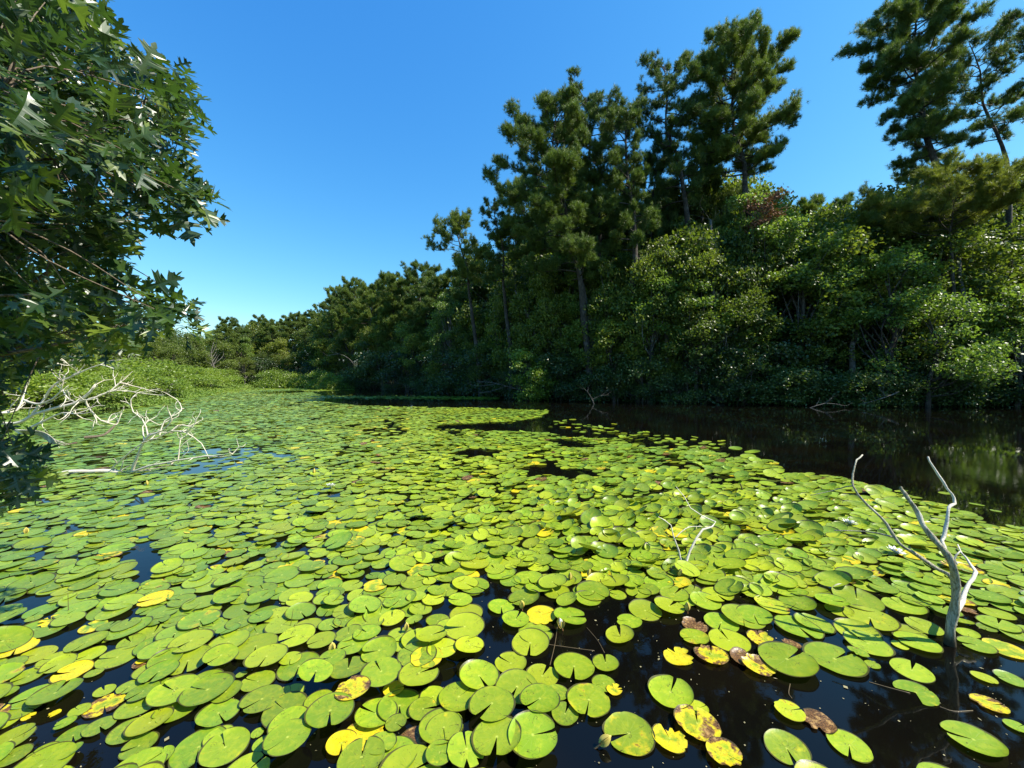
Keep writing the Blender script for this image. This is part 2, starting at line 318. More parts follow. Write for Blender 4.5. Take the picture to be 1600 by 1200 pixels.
# ------------------------------------------------------------------ lily pads
# surveyed from the photograph: column, row, width seen, notch direction on screen (deg, None = closed), kind
PADS = [
(5,1056,30,None,'g'),(35,1064,62,200,'g'),(0,1090,44,None,'g'),(45,1096,90,200,'g'),(131,1030,62,200,'g'),(176,1034,75,190,'g'),(48,1030,75,190,'g'),
(75,1039,59,None,'g'),(105,1058,72,190,'Y'),(139,1060,35,None,'y'),(155,1110,72,268,'YB'),(155,1087,40,110,'g'),(194,1082,45,220,'g'),(115,1120,40,None,'g'),
(205,1114,74,None,'g'),(267,1118,77,210,'g'),(92,1142,40,200,'g'),(104,1159,62,270,'g'),(146,1146,60,300,'g'),(190,1152,70,30,'g'),(208,1176,66,200,'G'),
(-2,1138,52,None,'y'),(10,1192,64,None,'y'),(55,1190,60,None,'y'),(99,1190,45,None,'d'),(303,1178,95,None,'y'),(240,1196,52,None,'g'),(220,1040,44,None,'B'),
(216,1040,24,None,'Y'),(34,1128,27,None,'YR'),(75,1123,25,None,'YR'),(222,1058,48,None,'y'),(275,1027,42,None,'g'),(288,1041,80,250,'g'),(245,1032,38,250,'g'),(247,1077,40,None,'g'),
(310,1077,74,235,'g'),(335,1125,75,300,'g'),(352,1012,72,235,'g'),(395,1020,74,260,'g'),(340,1040,60,None,'d'),(460,1004,62,200,'g'),(499,1012,47,200,'g'),
(542,1003,46,None,'g'),(549,1022,51,200,'g'),(571,1004,46,150,'g'),(372,1061,20,None,'g'),(398,1072,58,None,'g'),(412,1039,70,235,'G'),(463,1048,70,250,'g'),
(515,1045,45,190,'g'),(541,1065,60,80,'G'),(590,1037,60,190,'G'),(593,1073,66,120,'g'),(450,1090,46,None,'g'),(347,1092,55,200,'g'),(404,1104,73,210,'g'),
(440,1123,75,None,'y'),(495,1110,50,None,'y'),(548,1102,58,None,'YB'),(563,1160,72,None,'YR'),(530,1173,52,265,'Y'),(396,1155,22,None,'y'),(405,1172,36,None,'g'),
(447,1147,68,340,'y'),(512,1140,79,265,'G'),(490,1080,58,250,'D'),(335,1162,52,None,'y'),(444,1184,78,None,'g'),(345,1182,85,110,'y'),(645,1168,56,None,'B'),
(610,1197,80,None,'y'),(622,1112,70,270,'G'),(593,1176,48,290,'G'),(616,1144,35,320,'G'),(650,1045,62,None,'y'),(690,1035,48,None,'y'),(675,1098,42,240,'G'),(653,1077,64,20,'G'),
(733,1030,46,None,'g'),(665,1050,53,240,'Yg'),(673,1017,51,20,'r'),(716,1100,66,None,'y'),(748,1068,63,305,'G'),(798,1043,52,150,'G'),(848,1063,52,60,'y'),(808,1083,68,240,'G'),
(688,1150,73,None,'y'),(692,1154,58,268,'y'),(685,1196,45,None,'y'),(728,1192,65,100,'gR'),(776,1175,78,260,'y'),(768,1121,72,225,'y'),(833,1173,81,10,'G'),
(872,1092,36,None,'g'),(884,1124,44,70,'G'),(844,1115,63,215,'G'),(898,1050,67,265,'y'),(948,1045,42,100,'y'),(945,1075,38,None,'y'),(922,1105,71,260,'yb'),(962,1086,26,None,'SR'),
(837,995,54,None,'y'),(829,1012,60,262,'y'),(846,967,50,None,'YS'),(886,948,34,None,'D'),(892,971,54,0,'g'),(783,953,42,275,'g'),(819,941,49,200,'G'),(806,975,45,60,'G'),
(728,964,53,262,'g'),(683,975,38,None,'g'),(700,985,40,None,'g'),(725,1000,64,185,'y'),(970,1001,46,100,'r'),(985,976,42,None,'g'),(1010,960,54,None,'y'),(1048,957,50,40,'r'),
(1077,946,28,None,'g'),(1105,945,52,None,'g'),(1124,936,53,320,'g'),(1130,978,58,250,'g'),(1165,970,74,None,'y'),(1182,968,60,290,'g'),
(1088,982,42,None,'B'),(1088,1002,48,None,'yb'),(1143,1008,70,130,'y'),(1165,1037,45,None,'B'),(1115,1031,56,95,'YB'),(1063,1032,50,None,'SR'),(1193,1003,46,None,'YB'),
(1190,1050,56,None,'YB'),(1235,1043,100,28,'g'),(1242,1014,32,None,'T'),(1277,980,66,None,'g'),(1252,986,80,320,'g'),(1310,1036,104,22,'g'),
(1345,993,78,None,'g'),(1362,1013,82,150,'g'),(1413,1014,30,None,'g'),(1427,994,60,None,'g'),(1450,985,67,None,'g'),(1440,1010,81,170,'g'),
(1365,972,92,280,'y'),(1344,943,88,None,'y'),(1274,929,58,None,'yb'),(1250,947,62,None,'y'),(1210,953,60,None,'yb'),(1220,924,60,None,'g'),(1192,932,37,None,'d'),
(1418,952,76,None,'g'),(1423,934,70,300,'g'),(1355,919,52,None,'g'),(1305,919,60,None,'r'),(1476,940,52,None,'g'),(1520,995,42,None,'g'),(1580,1020,82,None,'Yg'),
(1534,1015,66,170,'g'),(1550,986,37,None,'y'),(1510,979,42,None,'d'),(1565,964,65,None,'g'),(1520,960,34,None,'T'),(1578,951,60,None,'g'),
(1432,1054,76,80,'g'),(1439,1090,78,205,'yW'),(1547,1066,47,None,'g'),(1588,1068,56,None,'g'),(1556,1108,68,355,'YB'),(1532,1166,115,165,'g'),(1335,1175,78,275,'g'),
(1601,1145,50,None,'g'),(1347,1028,37,None,'O'),(1370,1045,28,None,'O'),(985,1156,82,195,'yb'),(1050,1165,58,120,'SR'),(1095,1115,36,None,'g'),(1051,1091,74,70,'G'),
(1094,1143,76,100,'YB'),(1137,1192,62,None,'YB'),(1236,1180,77,300,'y'),(1285,1137,60,None,'B'),(1240,1122,54,10,'yb'),
]
KIND = {  # yellow, brown, spots, rag, tilt(deg), lift
'g': (0, 0, .1, 0, 1.8, 0), 'G': (-.1, -.2, -.3, 0, 1.8, 0), 'y': (.14, 0, .25, 0, 1.6, 0), 'Y': (.50, .10, .3, .02, .5, 0), 'YB': (.40, .27, .3, .04, .8, 0), 'YR': (.55, .16, .4, .10, .8, 0),
'B': (.3, .75, 0, .08, 1, -.001), 'd': (-.1, 0, 0, 0, 7, .010), 'D': (.0, .02, 0, 0, 13, .02), 'r': (-.1, 0, 0, 0, 4, .010), 'gR': (0, 0, 0, .09, 1, 0), 'Yg': (.32, .05, .1, .02, 1, 0),
'yb': (.22, .17, .1, .02, 1, 0), 'SR': (.42, .08, 1, .13, 1, 0), 'YS': (.65, .12, .5, .03, 1, 0), 'T': (.3, .5, 0, .08, 4, .005), 'yW': (.16, 0, .1, .02, 1, 0), 'O': (0, .15, 0, .06, 3, 0)}

recs = []    # x, y, R, notch, delta, kind, px, py
def jac_angle(px, py, deg):
    """screen direction -> direction on the water"""
    x, z = on_water(px, py); x2, z2 = on_water(px + 3*math.cos(math.radians(deg)), py - 3*math.sin(math.radians(deg)))
    return math.atan2(z2-z, x2-x)
for (px, py, W_, nd, k) in PADS:
    x, z = on_water(px, py); R = .5*W_*z/math.hypot(F, px-800)
    a = jac_angle(px, py, nd) if nd is not None else rs.uniform(0, 2*PI)
    dl = rs.uniform(.06, .16) if nd is not None else rs.uniform(.02, .05)
    if k == 'yW': dl = .75
    recs.append([x, z, R, a, dl, k, 1])
def in_poly(x, y, poly):
    poly = np.asarray(poly, float); c = np.zeros(np.shape(x), bool)
    for i in range(len(poly)):
        a, b = poly[i], poly[(i+1) % len(poly)]
        c ^= ((a[1] > y) != (b[1] > y)) & (x < (b[0]-a[0])*(y-a[1])/(b[1]-a[1]+1e-12)+a[0])
    return c
# the raft of pads, as outlines on the water
def outline(pts): return np.array([on_water(*p) for p in pts])
RAFT = outline([(-900,1190),(-900,690),(-60,664),(120,656),(235,632),(300,619),(345,611),(375,606.5),(430,604.6),(520,606),(560,608.5),(480,612),(500,617),(505,628),(560,634),(640,636),(760,638),(858,642),(845,652),
   (800,660),(690,664),(680,670),(770,674),(850,676),(890,684),(960,686),(1010,700),(1080,700),(1150,716),(1215,724),(1222,742),(1300,746),(1400,766),(1500,800),(1570,826),(1640,832),(2500,900),(2500,1000),(1600,1000),
   (1500,975),(1460,960),(1290,960),(1240,940),(1090,930),(960,945),(900,940),(860,930),(770,925),(735,940),(690,985),(690,1060),(680,1225),(-700,1225),(-900,1150)])
NEAR = outline([(-700, 1250), (850, 1225), (1350, 1240), (1900, 1230), (1900, 2400), (-700, 2400)])
HOLES = [outline(p) for p in [
 [(200,853),(232,850),(252,880),(240,902),(205,905),(215,880)], [(85,985),(130,972),(128,990),(60,1020)], [(190,776),(238,775),(230,790),(205,793)],
 [(738,893),(765,893),(775,920),(745,925)], [(735,700),(700,712),(770,716),(780,706)], [(800,733),(840,728),(950,740),(900,750),(830,742)], [(500,770),(525,771),(518,781),(505,780)],
 [(625,776),(645,777),(640,783),(628,782)], [(310,882),(365,868),(360,882),(315,892)], [(320,932),(340,930),(338,950),(322,952)], [(520,700),(552,695),(545,703)], [(518,712),(545,706),(550,712),(520,716)],
 [(310,703),(350,698),(345,712),(315,712)], [(425,710),(455,708),(460,716),(430,717)], [(395,704),(440,708),(420,714)], [(850,686),(905,690),(940,700),(880,700)], [(860,730),(900,735),(955,745),(900,748)],
 [(465,862),(490,858),(480,866)], [(545,1000),(580,1030),(545,1030)], [(1170,745),(1195,742),(1185,752)], [(400,612),(470,610),(480,613),(420,616)], [(30,870),(75,860),(60,880)], [(45,915),(85,895),(90,905),(55,925)],
 [(85,1085),(150,1072),(205,1052),(225,1030),(250,1050),(215,1085),(140,1088),(112,1112),(88,1112)],[(5,1165),(25,1145),(78,1135),(78,1170),(35,1182)],[(232,1085),(270,1095),(300,1120),(290,1150),(250,1178),(232,1160)],
 [(125,1165),(172,1172),(178,1200),(120,1205)],[(340,1148),(370,1122),(400,1130),(385,1168),(350,1168)],[(478,1172),(508,1160),(508,1205),(478,1205)],[(80,1000),(130,985),(125,1000),(75,1018)],[(150,1012),(190,1002),(180,1018)]]]
def hexgrid(x0, x1, y0, y1, s):
    nx = int((x1-x0)/s)+1; ny = int((y1-y0)/(s*.866))+1
    i, j = np.meshgrid(np.arange(nx), np.arange(ny), indexing='ij')
    x = x0+(i+.5*(j % 2))*s; y = y0+j*s*.866
    x = x.ravel()+rs.uniform(-.33, .33, x.size)*s; y = y.ravel()+rs.uniform(-.33, .33, y.size)*s
    return x, y
hx, hy = np.array([r[0] for r in recs]), np.array([r[1] for r in recs]); hr = np.array([r[2] for r in recs])
def vnoise(x, y, seed=0):
    r_ = np.random.RandomState(seed); f = 0
    for k in range(7):
        a = r_.uniform(0, 2*PI); q = r_.uniform(.5, 3.2); f = f + np.sin((x*math.cos(a)+y*math.sin(a))*q + r_.uniform(0, 6))
    return f/2.6
allx = []
for (z0, z1, s) in ((.4, 8, .137), (8, 20, .160), (20, 75, .21)):
    x, y = hexgrid(-1.45*z1-4, min(1.3*z1+3, 14), z0, z1, s)
    m = in_poly(x, y, RAFT) | in_poly(x, y, NEAR)
    for h in HOLES: m &= ~in_poly(x, y, h)
    m &= (x > -1.5*y-4.5)
    x, y = x[m], y[m]
    g = vnoise(x, y, 3)
    g2 = vnoise(x*1.7, y*.9, 17); m = (((g < 1.15) & (g2 < 1.25)) | (rs.rand(len(x)) < .35) | (y < 5.5) & ((800+F*x/y > 640) | (y < 4.6))); m &= rs.rand(len(x)) < np.where(y > 5, .92, .965)
    x, y = x[m], y[m]; R = np.clip(rs.normal(.087, .018, len(x)), .04, .125)*(s/.136)**.5
    for k in range(len(x)):
        if y[k] < 3.6:
            d = np.hypot(hx-x[k], hy-y[k])
            if np.any(d < (.74 if x[k] > -.2 and y[k] < 2.4 else .60)*(hr+R[k]*.55)): continue
        allx.append((x[k], y[k], R[k]))
# scattered pads along the open edge
for (px, py, W_) in [(1150,702,22),(1175,709,24),(1100,694,18),(1128,690,14),(1180,706,20),(1086,684,12),(1010,676,12),(1040,690,14),(905,664,10),(930,668,12),(880,668,12),(955,676,14),(990,682,14),(870,659,12),(895,656,12),(960,663,10),(1000,690,18),(1170,716,26),(1199,722,24),(1062,688,12),(1215,732,22),(1560,800,20),(1530,790,26),(1480,772,24),(1590,828,30),(1555,838,36),(1450,792,30),(1330,758,24)]:
    x, z = on_water(px, py); allx.append((x, z, .5*W_*z/math.hypot(F, px-800)))
for (px, py, W_) in [(x_, y_, 9) for x_, y_ in zip(rs.uniform(860, 1130, 70), rs.uniform(0, 1, 70))]:
    yy = 655 + (px-860)*.14 + py*14; x, z = on_water(px, yy); allx.append((x, z, rs.uniform(.07, .11)))
for _ in range(1500):   # thin far streaks
    px = rs.uniform(470, 780); yy = rs.normal(621, 1.2)+ .006*(px-600)
    x, z = on_water(px, max(yy, 612)); allx.append((x, z, rs.uniform(.09, .14)))
def zone(px, py):
    """how strongly leaves stand up out of the water (the crowded right of the raft)"""
    return np.exp(-(((px-1080)/330)**2)) * np.exp(-(((py-815)/110)**2))
for (x, y, R) in allx:
    px = 800+F*x/y; py = HY+CH*F/y
    q = rs.rand(); zf = float(zone(px, py)); patch = vnoise(x*.8, y*.8, 11)
    edge = .05 if 840 < px < 1300 and py < 760 else 0
    if q < .012+edge*.5+(.03 if patch > 1.2 else 0): k = ['Y', 'YB', 'YR', 'Yg'][rs.randint(4)]
    elif q < .02+edge: k = ['B', 'T', 'yb', 'yb'][rs.randint(4) if y > 4.5 else 2]
    elif q < .035: k = 'yb'
    elif y < 4.2 and q > .955: k = ['YB', 'Yg', 'Y', 'SR'][rs.randint(4)]
    elif q < .08+.30*zf+.02: k = 'd' if rs.rand() < .4 else 'r'
    elif q < .10+.42*zf: k = 'D'
    elif q < .42: k = 'y'
    elif q < .55: k = 'G'
    else: k = 'g'
    recs.append([x, y, R, rs.uniform(0, 2*PI), rs.uniform(.03, .15), k, 0])
# order and stacking so that leaves lie over one another
NR = len(recs)
X = np.array([r[0] for r in recs]); Y = np.array([r[1] for r in recs]); R = np.array([r[2] for r in recs])
Z = np.zeros(NR); cell = {}
for i in range(NR):
    gx, gy = int(X[i]//.3), int(Y[i]//.3); z = 0
    if Y[i] < 9:
        lv = set()
        for a in (-1, 0, 1):
            for b in (-1, 0, 1):
                for j in cell.get((gx+a, gy+b), ()):
                    if math.hypot(X[i]-X[j], Y[i]-Y[j]) < .97*(R[i]+R[j]): lv.add(int(round(Z[j]/.005)))
        l = 0 if not recs[i][6] else (max(lv)+1 if lv else 0)
        while l in lv: l += 1
        z = l*.005
        cell.setdefault((gx, gy), []).append(i)
    else: z = rs.uniform(0, .012)
    Z[i] = min(z, .06)
Z += .004
PX = 800+F*X/Y; PY = HY+CH*F/Y
kp = np.array([KIND[r[5]] for r in recs], float)
notch = np.array([r[3] for r in recs]); delt = np.array([r[4] for r in recs])
zf = zone(PX, PY)
tilt = np.radians(np.abs(rs.normal(0, 1, NR))*.5*kp[:, 4] + kp[:, 4]*.6) + np.radians(5*zf*rs.rand(NR)**2)
tdir = np.where(zf > .25, rs.normal(0.2, .9, NR), rs.uniform(0, 2*PI, NR))     # side that stands up
cup = np.where(kp[:, 4] > 3, rs.uniform(.03, .12, NR), rs.uniform(0, .02, NR)) + zf*rs.uniform(0, .06, NR)
lip = np.clip(rs.normal(.03, .05, NR), 0, .2) + (zf*.30 + .05*(PX > 700))*rs.rand(NR)**1.5
rim = rs.uniform(.0, .03, NR) + np.where(np.array([r[5] in 'Gr' for r in recs]), .03, 0)
cool_all = np.clip(.16 + .20*vnoise(X*.7, Y*.5, 21) + .30/(1+np.exp((PX-640)/90)) * (PY < 1000) + rs.normal(0, .13, NR), 0, .75)  # random cool tone, plus sky sheen painted into the left of the raft
def pad_geo(I, N, rings):
    n = len(I); t = np.linspace(0, 1, N+1)
    a = notch[I][:, None] + delt[I][:, None] + t[None]*(2*PI-2*delt[I][:, None])
    da = np.minimum(t, 1-t)*2*PI; rr = 1 - .10*np.exp(-(da/.16)**2)[None]
    p = rs.uniform(0, 6.28, (n, 6))
    rr = rr*(1+.035*np.sin(2*a+p[:, :1])+.018*np.sin(3*a+p[:, 1:2])+.008*np.sin(9*a+p[:, 2:3]))
    rag = kp[I, 3][:, None]
    rr = rr*(1 - np.clip(rag*5*np.clip(np.sin(a+p[:, 3:4])+.6*np.sin(3*a+p[:, 4:5])+.45*np.sin(8*a+p[:, 5:6])+.22*rs.normal(0, 1, a.shape)*(N > 20)-.75, 0, 2), 0, .6) - rag*.5*np.abs(np.sin(13*a+p[:, 2:3]))*rs.rand(n, 1)) 
    q = np.array(rings)[None, :, None]
    r_ = rr[:, None, :]*q; ex = np.cos(a)[:, None, :]*r_; ey = np.sin(a)[:, None, :]*r_
    Rn = R[I][:, None, None]
    f = np.cos(a-tdir[I][:, None])[:, None, :]*r_
    z = Rn*(cup[I][:, None, None]*(r_**2)*(.6+.7*np.clip(f, -.6, 1)) + rim[I][:, None, None]*np.clip((q-.8)/.2, 0, 1)**2)
    z = z + Rn*lip[I][:, None, None]*np.clip((q-.55)/.45, 0, 1)**2*np.clip(.35+.65*np.cos(a-tdir[I][:, None])[:, None, :], 0, 1)
    z = z + Rn*.012*np.sin(3*a+p[:, 5:6])[:, None, :]*q**2*(1+2*(kp[I, 3][:, None, None] > .05))
    z = z + Rn*np.sin(tilt[I])[:, None, None]*(f+.75)
    V = np.stack((ex*Rn, ey*Rn, z), -1).reshape(n, -1, 3)
    c = np.zeros((n, 1, 3)); c[:, 0, 2] = R[I]*np.sin(tilt[I])*.75
    V = np.concatenate((c, V), 1)
    uv = np.concatenate((np.full((n, 1, 2), .5), np.stack((ex, ey), -1).reshape(n, -1, 2)*.5+.5), 1)
    k = np.arange(N); fan = np.stack((np.zeros(N, int), 1+k, 2+k), -1)
    qs = []
    for g in range(len(rings)-1):
        b = 1+g*(N+1); qs.append(np.stack((b+k, b+N+1+k, b+N+2+k, b+k+1), -1))
    qd = np.concatenate(qs) if qs else np.zeros((0, 4), int)
    return V, uv, fan, qd
tone_all = np.stack((rs.rand(NR), kp[:, 0], kp[:, 1], kp[:, 2]), -1)
vis = (PX > -20) & (PX < 1620) & (PY < 1215)
size = np.where(vis, R/Y/Y, 0)
hand = np.array([r[6] == 1 for r in recs])
size = size + hand*10
order = np.argsort(-size); solo = order[:300]
rest = order[300:]
# -- individual leaves
V, uv, fan, qd = pad_geo(solo, 40, (.3, .6, .85, .95, 1.0))
MARK = [(1490,1005,'forked dead branch'),(1070,889,'two-pronged bleached twig'),(879,978,'opening white bud'),(515,1018,'cream bud'),
  (490,1080,'raised olive pad'),(563,1160,'torn yellow pad'),(1094,1143,'brown-rimmed yellow pad'),(1235,1043,'very large green pad'),(1532,1166,'biggest pad at lower right'),
  (985,1156,'large yellow-edged pad'),(105,1058,'bright yellow pad'),(155,1110,'half yellow pad'),(645,1168,'rotten brown pad'),(846,967,'brown-blotched yellow pad'),(303,1178,'big speckled pad')]
SPEC = {(490,1080):'olive lily pad standing up on edge among flat green pads', (563,1160):'torn bright yellow lily pad near the bottom edge, left of the rotten brown one',
 (1094,1143):'yellow lily pad with a rotting brown rim floating in open dark water', (1235,1043):'very large green lily pad at the top right edge of the black open water',
 (1532,1166):'biggest green lily pad, alone in the lower right corner, notch facing left', (985,1156):'large green lily pad yellowing at its edges beside a dark floating bud',
 (105,1058):'bright yellow lily pad with brown left edge near the left border', (155,1110):'half yellow and green lily pad split by its notch at lower left',
 (645,1168):'dark brown rotten lily pad under green ones at the bottom edge', (846,967):'bright yellow lily pad with brown blotches next to the opening white bud',
 (303,1178):'big yellow-green speckled lily pad at the bottom edge on the left', (1050,1165):'speckled yellow lily pad eaten to a ragged shape near the bottom',
 (1063,1032):'small freckled yellow-green lily pad scrap alone in black water', (970,1001):'small cupped green lily pad with an upright stalk shadow in dark water',
 (1439,1090):'half-moon shaped yellow-green lily pad below the forked dead branch', (1556,1108):'yellow and brown decaying lily pad near the right border',
 (833,1173):'round bright green lily pad at the bottom centre, notch facing right'}
CW = {'g': 'green', 'G': 'fresh bright green', 'y': 'yellow-green', 'Y': 'yellow', 'YB': 'yellow and brown', 'YR': 'ragged yellow', 'B': 'rotten brown', 'd': 'tilted dark green', 'D': 'upturned olive', 'r': 'cupped green',
      'gR': 'torn green', 'Yg': 'yellowing green', 'yb': 'brown-edged green', 'SR': 'ragged freckled yellow', 'YS': 'blotched yellow', 'T': 'withered tan', 'yW': 'half-moon', 'O': 'dull grey-green'}
SECT = ['right of', 'upper right of', 'above', 'upper left of', 'left of', 'lower left of', 'below', 'lower right of']
def ordinal(k):
    w_ = ['nearest', 'second', 'third', 'fourth', 'fifth', 'sixth', 'seventh', 'eighth', 'ninth', 'tenth', 'eleventh', 'twelfth']
    return w_[k] if k < 12 else f'{k+1}' + ('st' if (k+1) % 10 == 1 and k != 10 else 'nd' if (k+1) % 10 == 2 and k != 11 else 'rd' if (k+1) % 10 == 3 and k != 12 else 'th')
buck = {}
for q, i in enumerate(solo):
    d = [math.hypot((PX[i]-a)*.8, PY[i]-b) for a, b, _ in MARK]; k = int(np.argmin(d)); a, b, _ = MARK[k]
    s_ = int(round(math.degrees(math.atan2(b-PY[i], PX[i]-a))/45)) % 8
    buck.setdefault((k, s_), []).append((d[k], q))
lab = {}
for (k, s_), L in buck.items():
    for r_, (d, q) in enumerate(sorted(L)):
        i = solo[q]
        lab[q] = f"{CW[recs[i][5]]} lily pad, {ordinal(r_)} {SECT[s_]} the {MARK[k][2]}"
for q, i in enumerate(solo):
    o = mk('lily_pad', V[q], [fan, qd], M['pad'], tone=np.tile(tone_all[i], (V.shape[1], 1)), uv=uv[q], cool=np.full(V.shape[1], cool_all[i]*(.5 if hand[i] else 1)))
    o.location = (X[i], Y[i], Z[i]+kp[i, 5])
    l = lab[q]
    for (a, b), t in SPEC.items():
        if hand[i] and abs(PX[i]-a) < .6 and abs(PY[i]-b) < .6: l = t
    tag(o, l, 'lily pad', 'lily pads floating in the foreground')
# -- all the smaller, farther ones
Vs, Us, Ts, Cs, F3, F4, nn = [], [], [], [], [], [], 0
for (z0, z1, N_, rg) in ((0, 5.5, 22, (.5, .8, 1.)), (5.5, 12, 14, (.6, 1.)), (12, 99, 9, (1.,))):
    I = rest[(Y[rest] >= z0) & (Y[rest] < z1)]
    if not len(I): continue
    V, uv, fan, qd = pad_geo(I, N_, rg); V = V + np.stack((X[I], Y[I], Z[I]+np.maximum(kp[I, 5], 0)), -1)[:, None, :]
    m = V.shape[1]; off = nn + np.arange(len(I))[:, None, None]*m
    F3.append((fan[None]+off).reshape(-1, 3)); 
    if len(qd): F4.append((qd[None]+off).reshape(-1, 4))
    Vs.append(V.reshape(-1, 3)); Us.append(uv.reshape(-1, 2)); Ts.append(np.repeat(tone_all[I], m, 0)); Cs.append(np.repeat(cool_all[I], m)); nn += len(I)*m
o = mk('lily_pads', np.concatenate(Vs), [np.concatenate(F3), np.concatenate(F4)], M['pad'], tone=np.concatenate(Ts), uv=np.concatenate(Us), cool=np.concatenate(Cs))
tag(o, 'dense raft of small green lily pads spreading away over the pond', 'lily pads', kind='stuff')

# ------------------------------------------------------------------ buds, flowers, stalks
def lathe_petal(L, W_, curl, nL=6, nW=4):
    t = np.linspace(0, 1, nL+1); s = np.linspace(-1, 1, nW+1)
    T, S = np.meshgrid(t, s, indexing='ij'); wd = W_*np.sin(np.clip(T*.92+.08, 0, 1)*PI)**.7
    x = S*wd; z = L*T; y = curl(T) + .35*wd*(S**2)
    k, j = np.meshgrid(np.arange(nL), np.arange(nW), indexing='ij'); m = nW+1
    return np.stack((x, y, z), -1).reshape(-1, 3), np.stack((k*m+j, k*m+j+1, (k+1)*m+j+1, (k+1)*m+j), -1).reshape(-1, 4)
def rotz(V, a):
    c, s = math.cos(a), math.sin(a); return np.stack((V[:, 0]*c-V[:, 1]*s, V[:, 0]*s+V[:, 1]*c, V[:, 2]), -1)
def make_bud(open_=0.0):
    e = empty('water_lily_bud', (0, 0, 0))
    b = MB(); hh = np.linspace(0, 1, 9); rr = .0115*np.sin(np.clip(hh*.93+.05, 0, 1)*PI)**.75
    b.tube(np.stack((0*hh, 0*hh, .012+.058*hh), -1), rr+.0006, 10); b.build('petals', M['petal'] if open_ else M['sepal'], e)
    s = MB()
    for k in range(4):
        V_, f_ = lathe_petal(.062, .0115, lambda T: .0128*np.sin(np.clip(T*.9+.12, 0, 1)*PI)**.7 + open_*.03*T**2); V_[:, 2] += .008
        s.add(rotz(V_, k*PI/2), [f_])
    s.build('sepals', M['sepal'], e)
    t = MB(); t.tube([(0, 0, -.05), (.002, 0, 0), (0, 0, .014)], [.004, .004, .006], 7); t.build('stalk', M['sepalbrown'], e)
    return e
bud0, bud1 = make_bud(), make_bud(.5)
BUD = [(515,1030,1.0,.05,'pale cream water lily bud on the left, beside a blue gap'),(816,958,1.0,-.2,'tan water lily bud left of the blotched yellow pad'),(1062,905,1.0,-.35,'slim tan bud just below the two-pronged bleached twig'),
 (1077,962,1.0,.1,'plump green bud at the edge of the black open water'),(892,912,.9,0,'slim yellowish bud above the opening bud, left of its twin'),(920,906,.9,.25,'leaning yellowish bud above the opening bud, right of its twin'),
 (633,994,.8,.1,'small tan bud right beside the round dark raised pad'),(937,1178,1.0,.9,'olive bud lying over in open water near bottom centre'),(229,760,1.1,.2,'yellow bud standing far left past the bleached branches'),(490,742,1.3,0,'distant yellow bud above blue water left of centre'),
 (36,838,1.0,0,'yellow bud near the left border beyond the pads')]
for i, (px, py, s, tl, l) in enumerate(BUD):
    o = bud0 if i == 0 else copy_tree(bud0); x, z = on_water(px, py)
    o.location = (x, z, .012); o.rotation_euler = (0, tl, i*1.3 if abs(tl) < .5 else 0); o.scale = (s,)*3
    tag(o, l, 'flower bud', 'water lily buds among the pads')
x, z = on_water(879, 990); bud1.location = (x, z, .015); bud1.rotation_euler = (.15, -.25, .3); bud1.scale = (1.1,)*3
tag(bud1, 'opening white and yellow water lily bud at the edge of open water', 'flower bud', 'water lily buds among the pads')
def make_flower():
    e = empty('water_lily', (0, 0, 0)); b = MB()
    for ring, (cnt, tiltf, L) in enumerate(((6, 1.15, .062), (7, .85, .056), (6, .5, .046))):
        for k in range(cnt):
            V_, f_ = lathe_petal(L, .0125, lambda T: .004+.01*T**2)
            c, s = math.cos(tiltf), math.sin(tiltf)
            V_ = np.stack((V_[:, 0], V_[:, 1]*c+V_[:, 2]*s, -V_[:, 1]*s*.3+V_[:, 2]*c), -1)
            b.add(rotz(V_, k*2*PI/cnt+ring*.4), [f_])
    b.build('petals', M['petal'], e)
    s = MB()
    for k in range(18):
        a = k*2.4; s.tube([(0, 0, .004), (.008*math.cos(a), .008*math.sin(a), .018), (.006*math.cos(a), .006*math.sin(a), .026)], [.0018, .0016, .0012], 5)
    s.build('stamens', M['stamen'], e)
    return e
fl = make_flower()
for i, (px, py, s, l) in enumerate([(1403,872,1.15,'white water lily flower just left of the forked dead branch'), (1330,826,1.25,'white water lily flower with broad petals left of the long bare twig'), (515,765,1.2,'small white water lily flower above a blue gap at centre left')]):
    o = fl if i == 0 else copy_tree(fl); x, z = on_water(px, py)
    o.location = (x, z, .04); o.scale = (s,)*3; o.rotation_euler = (.15, .2, i*1.1); tag(o, l, 'flower', 'white water lilies among the pads')
STALK = [(100,962,100,930,.0022,'thin dark stalk standing up near the left border'),(447,985,455,955,.0022,'thin dark stalk leaning among pads left of centre'),(1165,770,1158,756,.012,'tan curled stub poking up near the raft edge'),(970,1003,971,985,.003,'thin stalk rising from the small cupped pad')]
for (a, b, c, d, r_, l) in STALK:
    x, z = on_water(a, b); p1 = at(c, d, z); s = MB(); p0 = np.array((x, z, -.06)); mid = (p0+p1)/2+np.array((.3*r_, 0, 0))
    s.tube(smooth_path([p0, mid, p1], 4), np.linspace(r_, r_*.6, 9), 7, wob=.1)
    tag(s.build('dead_stalk', M['stalk']), l, 'stalk', 'bare stalks among the pads')
